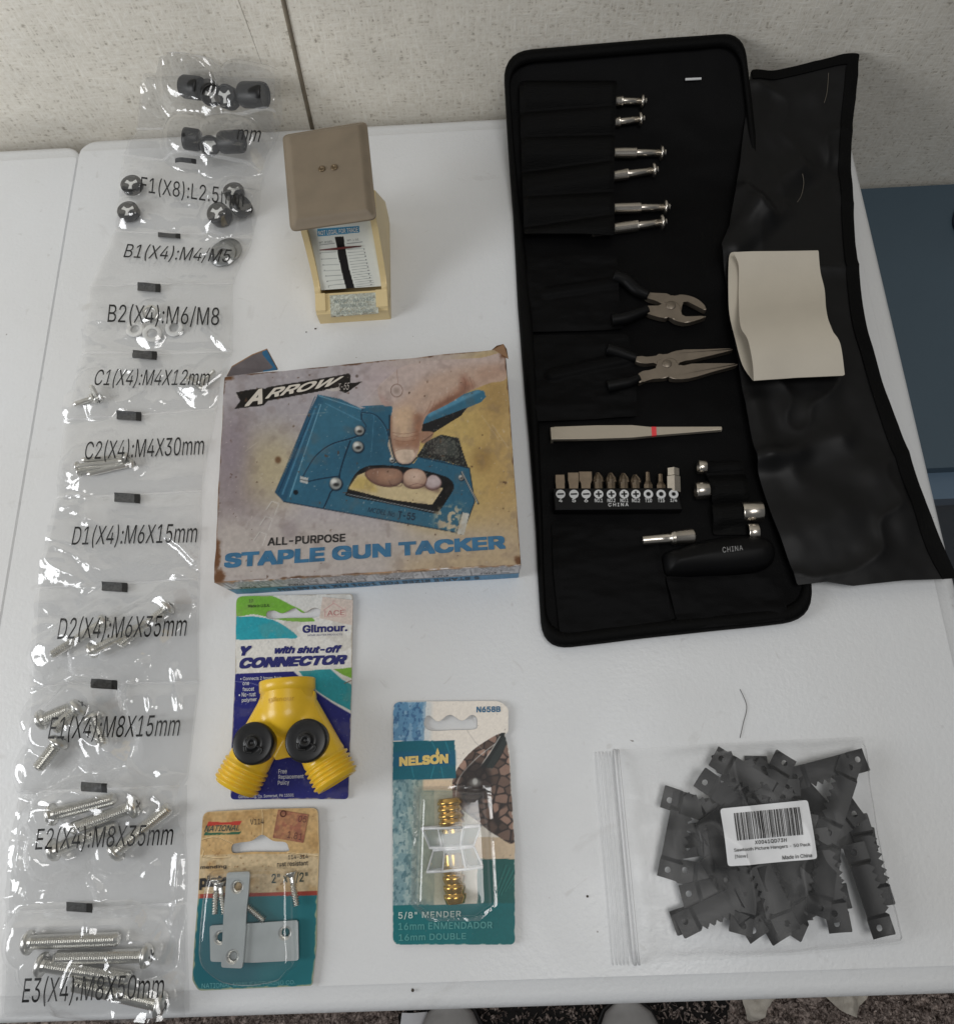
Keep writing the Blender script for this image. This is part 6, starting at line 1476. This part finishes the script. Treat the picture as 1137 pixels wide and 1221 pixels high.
# ================================================================== ZIP BAG OF SAWTOOTH HANGERS
M_hang = mat('black_steel', (7, 7, 8), .42, 0.0, spec=.35, rnd=.6, var=.15, vscale=150)
zb = zoomer(690, 860, 2.8425)
HL, HW = .047, .0125            # length and width of a hanger
def hanger_proto():
    """Flat strip with a hole in each end tab and a toothed lower edge, stepped up in the middle."""
    t = .0007; n = 7; tabs = .0095; y0 = -HW / 2; y1 = HW / 2
    ol = [(-HL / 2, y0), (-HL / 2 + tabs, y0)]
    x0, x1 = -HL / 2 + tabs, HL / 2 - tabs
    for k in range(n):
        a = x0 + (x1 - x0) * k / n; b = x0 + (x1 - x0) * (k + 1) / n; ol += [(a + .0001, y0 - .0004), ((a + b) / 2, y0 + .0022), (b - .0001, y0 - .0004)]
    ol += [(HL / 2 - tabs, y0), (HL / 2, y0), (HL / 2, y1), (-HL / 2, y1)]
    hl = [np.array([(cx + .0017 * math.cos(a), .001 + .0017 * math.sin(a)) for a in np.linspace(0, 6.283, 14, endpoint=False)]) for cx in (-HL / 2 + .0044, HL / 2 - .0044)]
    f = lambda x, y: .0008 + .0016 * (1 - sstep(HL / 2 - tabs - .0016, HL / 2 - tabs + .0004, np.abs(x))) - .0006 * np.cos(y / HW * 3.1)
    mb = MB(); mb.sheet(np.array(ol), f, M_hang, .00075, t, holes=hl, smooth=False); return mb.build('sawtooth_hanger', loc=(0, 0, 0))
gH = 'black sawtooth hangers in the zip bag'
hp0 = None; HSEG = []
def hanger(cx, cy, ang, z, label, tilt=(0, 0), world=False):
    """Centre in zoomed picture pixels, angle in degrees as seen from above."""
    global hp0
    if hp0 is None: hp0 = hanger_proto(); o = hp0
    else: o = hp0.copy(); COL.objects.link(o)
    c = (cx, cy, z) if world else P(*zb([(cx, cy)])[0], z)
    o.location = Vector(c); o.rotation_mode = 'XYZ'; o.rotation_euler = (tilt[0], tilt[1], math.radians(ang))
    u = (math.cos(math.radians(ang)), math.sin(math.radians(ang)))
    HSEG.append((c[0] - u[0] * HL / 2, c[1] - u[1] * HL / 2, c[0] + u[0] * HL / 2, c[1] + u[1] * HL / 2, z + .004))
    tag(o, label, 'picture hanger', gH); return o
def end_at(ex_, ey_, ang, z, label, tilt=(0, 0)):
    """Hanger whose end tab sits at the given zoomed pixel, body running off along ANG."""
    e = P(*zb([(ex_, ey_)])[0], z); u = np.array([math.cos(math.radians(ang)), math.sin(math.radians(ang)), 0]); c = e + u * (HL / 2 - .0046)
    return hanger(c[0], c[1], ang, z, label, tilt, True)
end_at(481, 133, -35, .011, 'black sawtooth hanger with its end tab at the upper left of the pile', (.0, -.05))
end_at(562, 165, -75, .007, 'black sawtooth hanger pointing up beside the upper left tab')
end_at(690, 140, -125, .011, 'black sawtooth hanger with its end tab at top middle of the pile')
end_at(912, 155, -118, .012, 'black sawtooth hanger with its end tab at the top right of the pile')
hanger(840, 165, 12, .009, 'black sawtooth hanger lying level along the top of the pile')
hanger(985, 470, 98, .007, 'black sawtooth hanger upright along the right side, teeth to the right')
hanger(980, 570, 100, .010, 'black sawtooth hanger lowest on the right side, teeth to the right')
end_at(880, 685, 92, .009, 'black sawtooth hanger with flat end at lower right of the pile')
end_at(595, 705, 118, .009, 'black sawtooth hanger pointing down at the middle of the lower edge')
end_at(364, 685, 22, .010, 'black sawtooth hanger with its end tab at the lower left corner')
end_at(375, 592, 10, .008, 'black sawtooth hanger with its end tab second from the lower left')
end_at(360, 512, -12, .007, 'black sawtooth hanger with its end tab at the left middle')
end_at(655, 665, 70, .007, 'black sawtooth hanger pointing down right of the lower middle one')
end_at(928, 310, -150, .009, 'black sawtooth hanger with its end tab at the upper right side')
hanger(770, 610, 5, .011, 'black sawtooth hanger level below the sticker with teeth downward')
hanger(455, 640, 15, .006, 'black sawtooth hanger near the lower left with teeth downward')
hanger(420, 300, 160, .008, 'black sawtooth hanger at the upper left with teeth upward')
hanger(330, 385, 72, .008, 'black sawtooth hanger upright at the left edge of the pile')
hanger(840, 520, 95, .013, 'black sawtooth hanger upright below the right end of the sticker')
for k in range(31):
    for _ in range(50):
        x = random.uniform(400, 880); y = random.uniform(235, 630)
        if ((x - 640) / 240) ** 2 + ((y - 425) / 205) ** 2 < 1: break
    hanger(x, y, random.uniform(0, 360), .0035 + .0105 * (k / 31), 'black sawtooth hanger heaped in the middle of the zip bag pile', (random.uniform(-.22, .22), random.uniform(-.14, .14)))
HS = np.array(HSEG)
zbag = thing('zip_bag', 'clear zip bag with a white barcode sticker lying at lower right', 'zip bag', (*hits([(880, 1010)])[0], 0))
M_zip = film('zip_film', haze=.028, rough=.30, gloss=.30, bump=.35, bscale=30)
M_zipw = film('zip_white', haze=.60, rough=.25, gloss=1.5, bump=0)
bo_px = zb(rounded([(46, 104), (120, 97), (560, 70), (968, 52), (985, 180), (1010, 330), (1040, 500), (1104, 756), (800, 790), (210, 826), (108, 830), (60, 380)], [6, 2, 2, 12, 2, 2, 2, 12, 2, 2, 6, 2], 4))
bag_o = hits(bo_px, .002)
ped = None
# the film drapes over the heap: the heap's height on a grid, closed and smoothed
gx0, gy0 = bag_o.min(0) - .01; gx1, gy1 = bag_o.max(0) + .01; GN = 110
gxx, gyy = np.meshgrid(np.linspace(gx0, gx1, GN), np.linspace(gy0, gy1, GN)); Hm = np.zeros(gxx.shape)
for x0, y0, x1, y1, h in HS:
    dx, dy = x1 - x0, y1 - y0; t = np.clip(((gxx - x0) * dx + (gyy - y0) * dy) / (dx * dx + dy * dy), 0, 1)
    D = np.hypot(gxx - x0 - t * dx, gyy - y0 - t * dy); Hm = np.maximum(Hm, h * (1 - sstep(.010, .016, D)))
def gblur(m, n):
    w = np.exp(-.5 * (np.arange(-2 * n, 2 * n + 1) / n) ** 2); w /= w.sum()
    m = np.apply_along_axis(lambda r: np.convolve(np.pad(r, 2 * n, mode='edge'), w, 'valid'), 0, m)
    return np.apply_along_axis(lambda r: np.convolve(np.pad(r, 2 * n, mode='edge'), w, 'valid'), 1, m)
Hs = gblur(Hm, 4)
for _ in range(6): Hs = np.maximum(Hs, Hm + .0012); Hs = gblur(Hs, 2)
Hs = np.maximum(gblur(np.maximum(Hs, Hm + .0010), 1), Hm) + .0014
def zbag_z(x, y):
    fx = np.clip((x - gx0) / (gx1 - gx0) * (GN - 1), 0, GN - 1.001); fy = np.clip((y - gy0) / (gy1 - gy0) * (GN - 1), 0, GN - 1.001)
    ix, iy = np.floor(fx).astype(int), np.floor(fy).astype(int); fx, fy = fx - ix, fy - iy
    b = (Hs[iy, ix] * (1 - fx) + Hs[iy, ix + 1] * fx) * (1 - fy) + (Hs[iy + 1, ix] * (1 - fx) + Hs[iy + 1, ix + 1] * fx) * fy
    _, _, d = nearest(np.atleast_1d(x).astype(float).ravel(), np.atleast_1d(y).astype(float).ravel(), [bag_o]); d = d.reshape(np.shape(x))
    z = .0012 + b * sstep(0, .008, d)
    n_ = fbm(x * 28, y * 16, 111, 3); return z + .0016 * (1 - np.abs(2 * n_ - 1)) ** 4 * sstep(0, .006, d) + .0005 * (fbm(x * 60, y * 60, 113, 2))
mb = MB(); mb.sheet(bag_o, zbag_z, M_zip, .0012, 0); mb.sheet(bag_o, .0004, M_zip, .006, 0); mb.build('bag_film', zbag)
mb = MB()
for k, (a, b, w) in enumerate((((122, 98), (190, 826), 6), ((133, 97), (204, 826), 3.5))):
    a_, b_ = zb([a])[0], zb([b])[0]; h = G.hit([tuple(np.array(a_) + (np.array(b_) - a_) * t) for t in np.linspace(0, 1, 40)], lambda x, y: zbag_z(x, y) + .0006, 20); mb.tube(h, .0009 if k == 0 else .0006, M_zipw, 8)
for k in range(5):
    a_, b_ = zb([(58 + 12 * k, 104)])[0], zb([(116 + 13 * k, 828)])[0]; h = G.hit([tuple(np.array(a_) + (np.array(b_) - a_) * t) for t in np.linspace(0, 1, 30)], lambda x, y: zbag_z(x, y) + .0003, 20); mb.tube(h, .00022, M_zipw, 5)
mb.build('zip_strip', zbag)
# creased corner of clear film left of the pile
for nm, pts in (('film_fold', [(262, 165), (286, 168), (262, 480), (238, 478), (245, 330)]),):
    mb = MB(); mb.sheet(hits(zb(pts), .006), lambda x, y: zbag_z(x, y) + .002 + .003 * np.abs(fbm(x * 90, y * 30, 9, 2) - .5), M_zipw, .001, 0); 
M_sticker = mat('sticker_white', (226, 227, 229), .38)
lp = rounded(zb([(478, 297), (775, 267), (808, 467), (505, 493)]), 4, 5)
lz = float(max(zbag_z(*hits([p_], .014)[0]) for p_ in lp)) 
def stz(x, y): return np.maximum(zbag_z(x, y), .0185) + .0006
mb = MB(); mb.sheet(hits(lp, stz), stz, M_sticker, .0009, .0002)
random.seed(11); u = 0.0; bars = []
def sq2(u0, v0, u1, v1):
    TL, TR, BR, BL = [np.array(q) for q in ((524, 312), (746, 291), (759, 385), (536, 405))]
    f = lambda a, b: tuple((TL * (1 - a) + TR * a) * (1 - b) + (BL * (1 - a) + BR * a) * b)
    return zb([f(u0, v0), f(u1, v0), f(u1, v1), f(u0, v1)])
while u < 1:
    w = random.choice([.007, .007, .014, .021]); q = hits(sq2(u, 0, min(1, u + w), 1), stz); V = []; 
    for t in np.linspace(0, 1, 9):
        for a, b in ((0, 3), (1, 2)):
            p_ = q[a] * (1 - t) + q[b] * t; V.append((p_[0], p_[1], float(stz(p_[0], p_[1])) + .0004))
    mb.add(np.array(V), [(2 * i, 2 * i + 2, 2 * i + 3, 2 * i + 1) for i in range(8)], M_blk); u += w + random.choice([.007, .007, .014, .016])
T = lambda s_, q, **k: mb.text(s_, zb(q), M_blk, stz, .0004, **k)
T('X0041QD73H', [(595, 405), (702, 396), (703, 410), (596, 419)], bold=.01, space=1.1); T('Sawtooth Picture Hangers - 50 Pack', [(524, 432), (782, 412), (784, 426), (526, 446)], bold=.004); T('[New]', [(528, 453), (570, 450), (571, 464), (529, 467)]); T('Made in China', [(688, 456), (788, 448), (789, 461), (689, 470)], bold=.004)
mb.build('barcode_sticker', zbag)

# ------------------------------------------------------------------ small leftovers on the table
M_hair2 = mat('dark_hair', (70, 64, 60), .5)
mb = MB(); h = G.hit(curve([(882, 822), (890, 842), (886, 862), (882, 880)], 6, False), .0006); mb.tube(h, .00018, M_hair2, 5); tag(mb.build('loose_hair'), 'dark loose hair on the table above the zip bag', 'hair')
M_crumb = mat('crumb_dark', (70, 62, 54), .8)
for (x, y, r), lab in zip(((492, 1181, .0009), (700, 1069, .0007), (376, 392, .0007), (365, 396, .0005)), ('dark crumb on the table below the teal card', 'dark crumb on the table left of the zip bag', 'dark crumb in front of the postal scale', 'smallest dark crumb left of the one by the scale')):
    c = P(x, y, 0); mb = MB(); mb.lathe(c, c + [0, 0, r * 1.2], [(0, r * .7), (r * .4, r), (r * .9, r * .7), (r * 1.2, 0)], M_crumb, 7, caps=False); tag(mb.build('crumb'), lab, 'crumb')
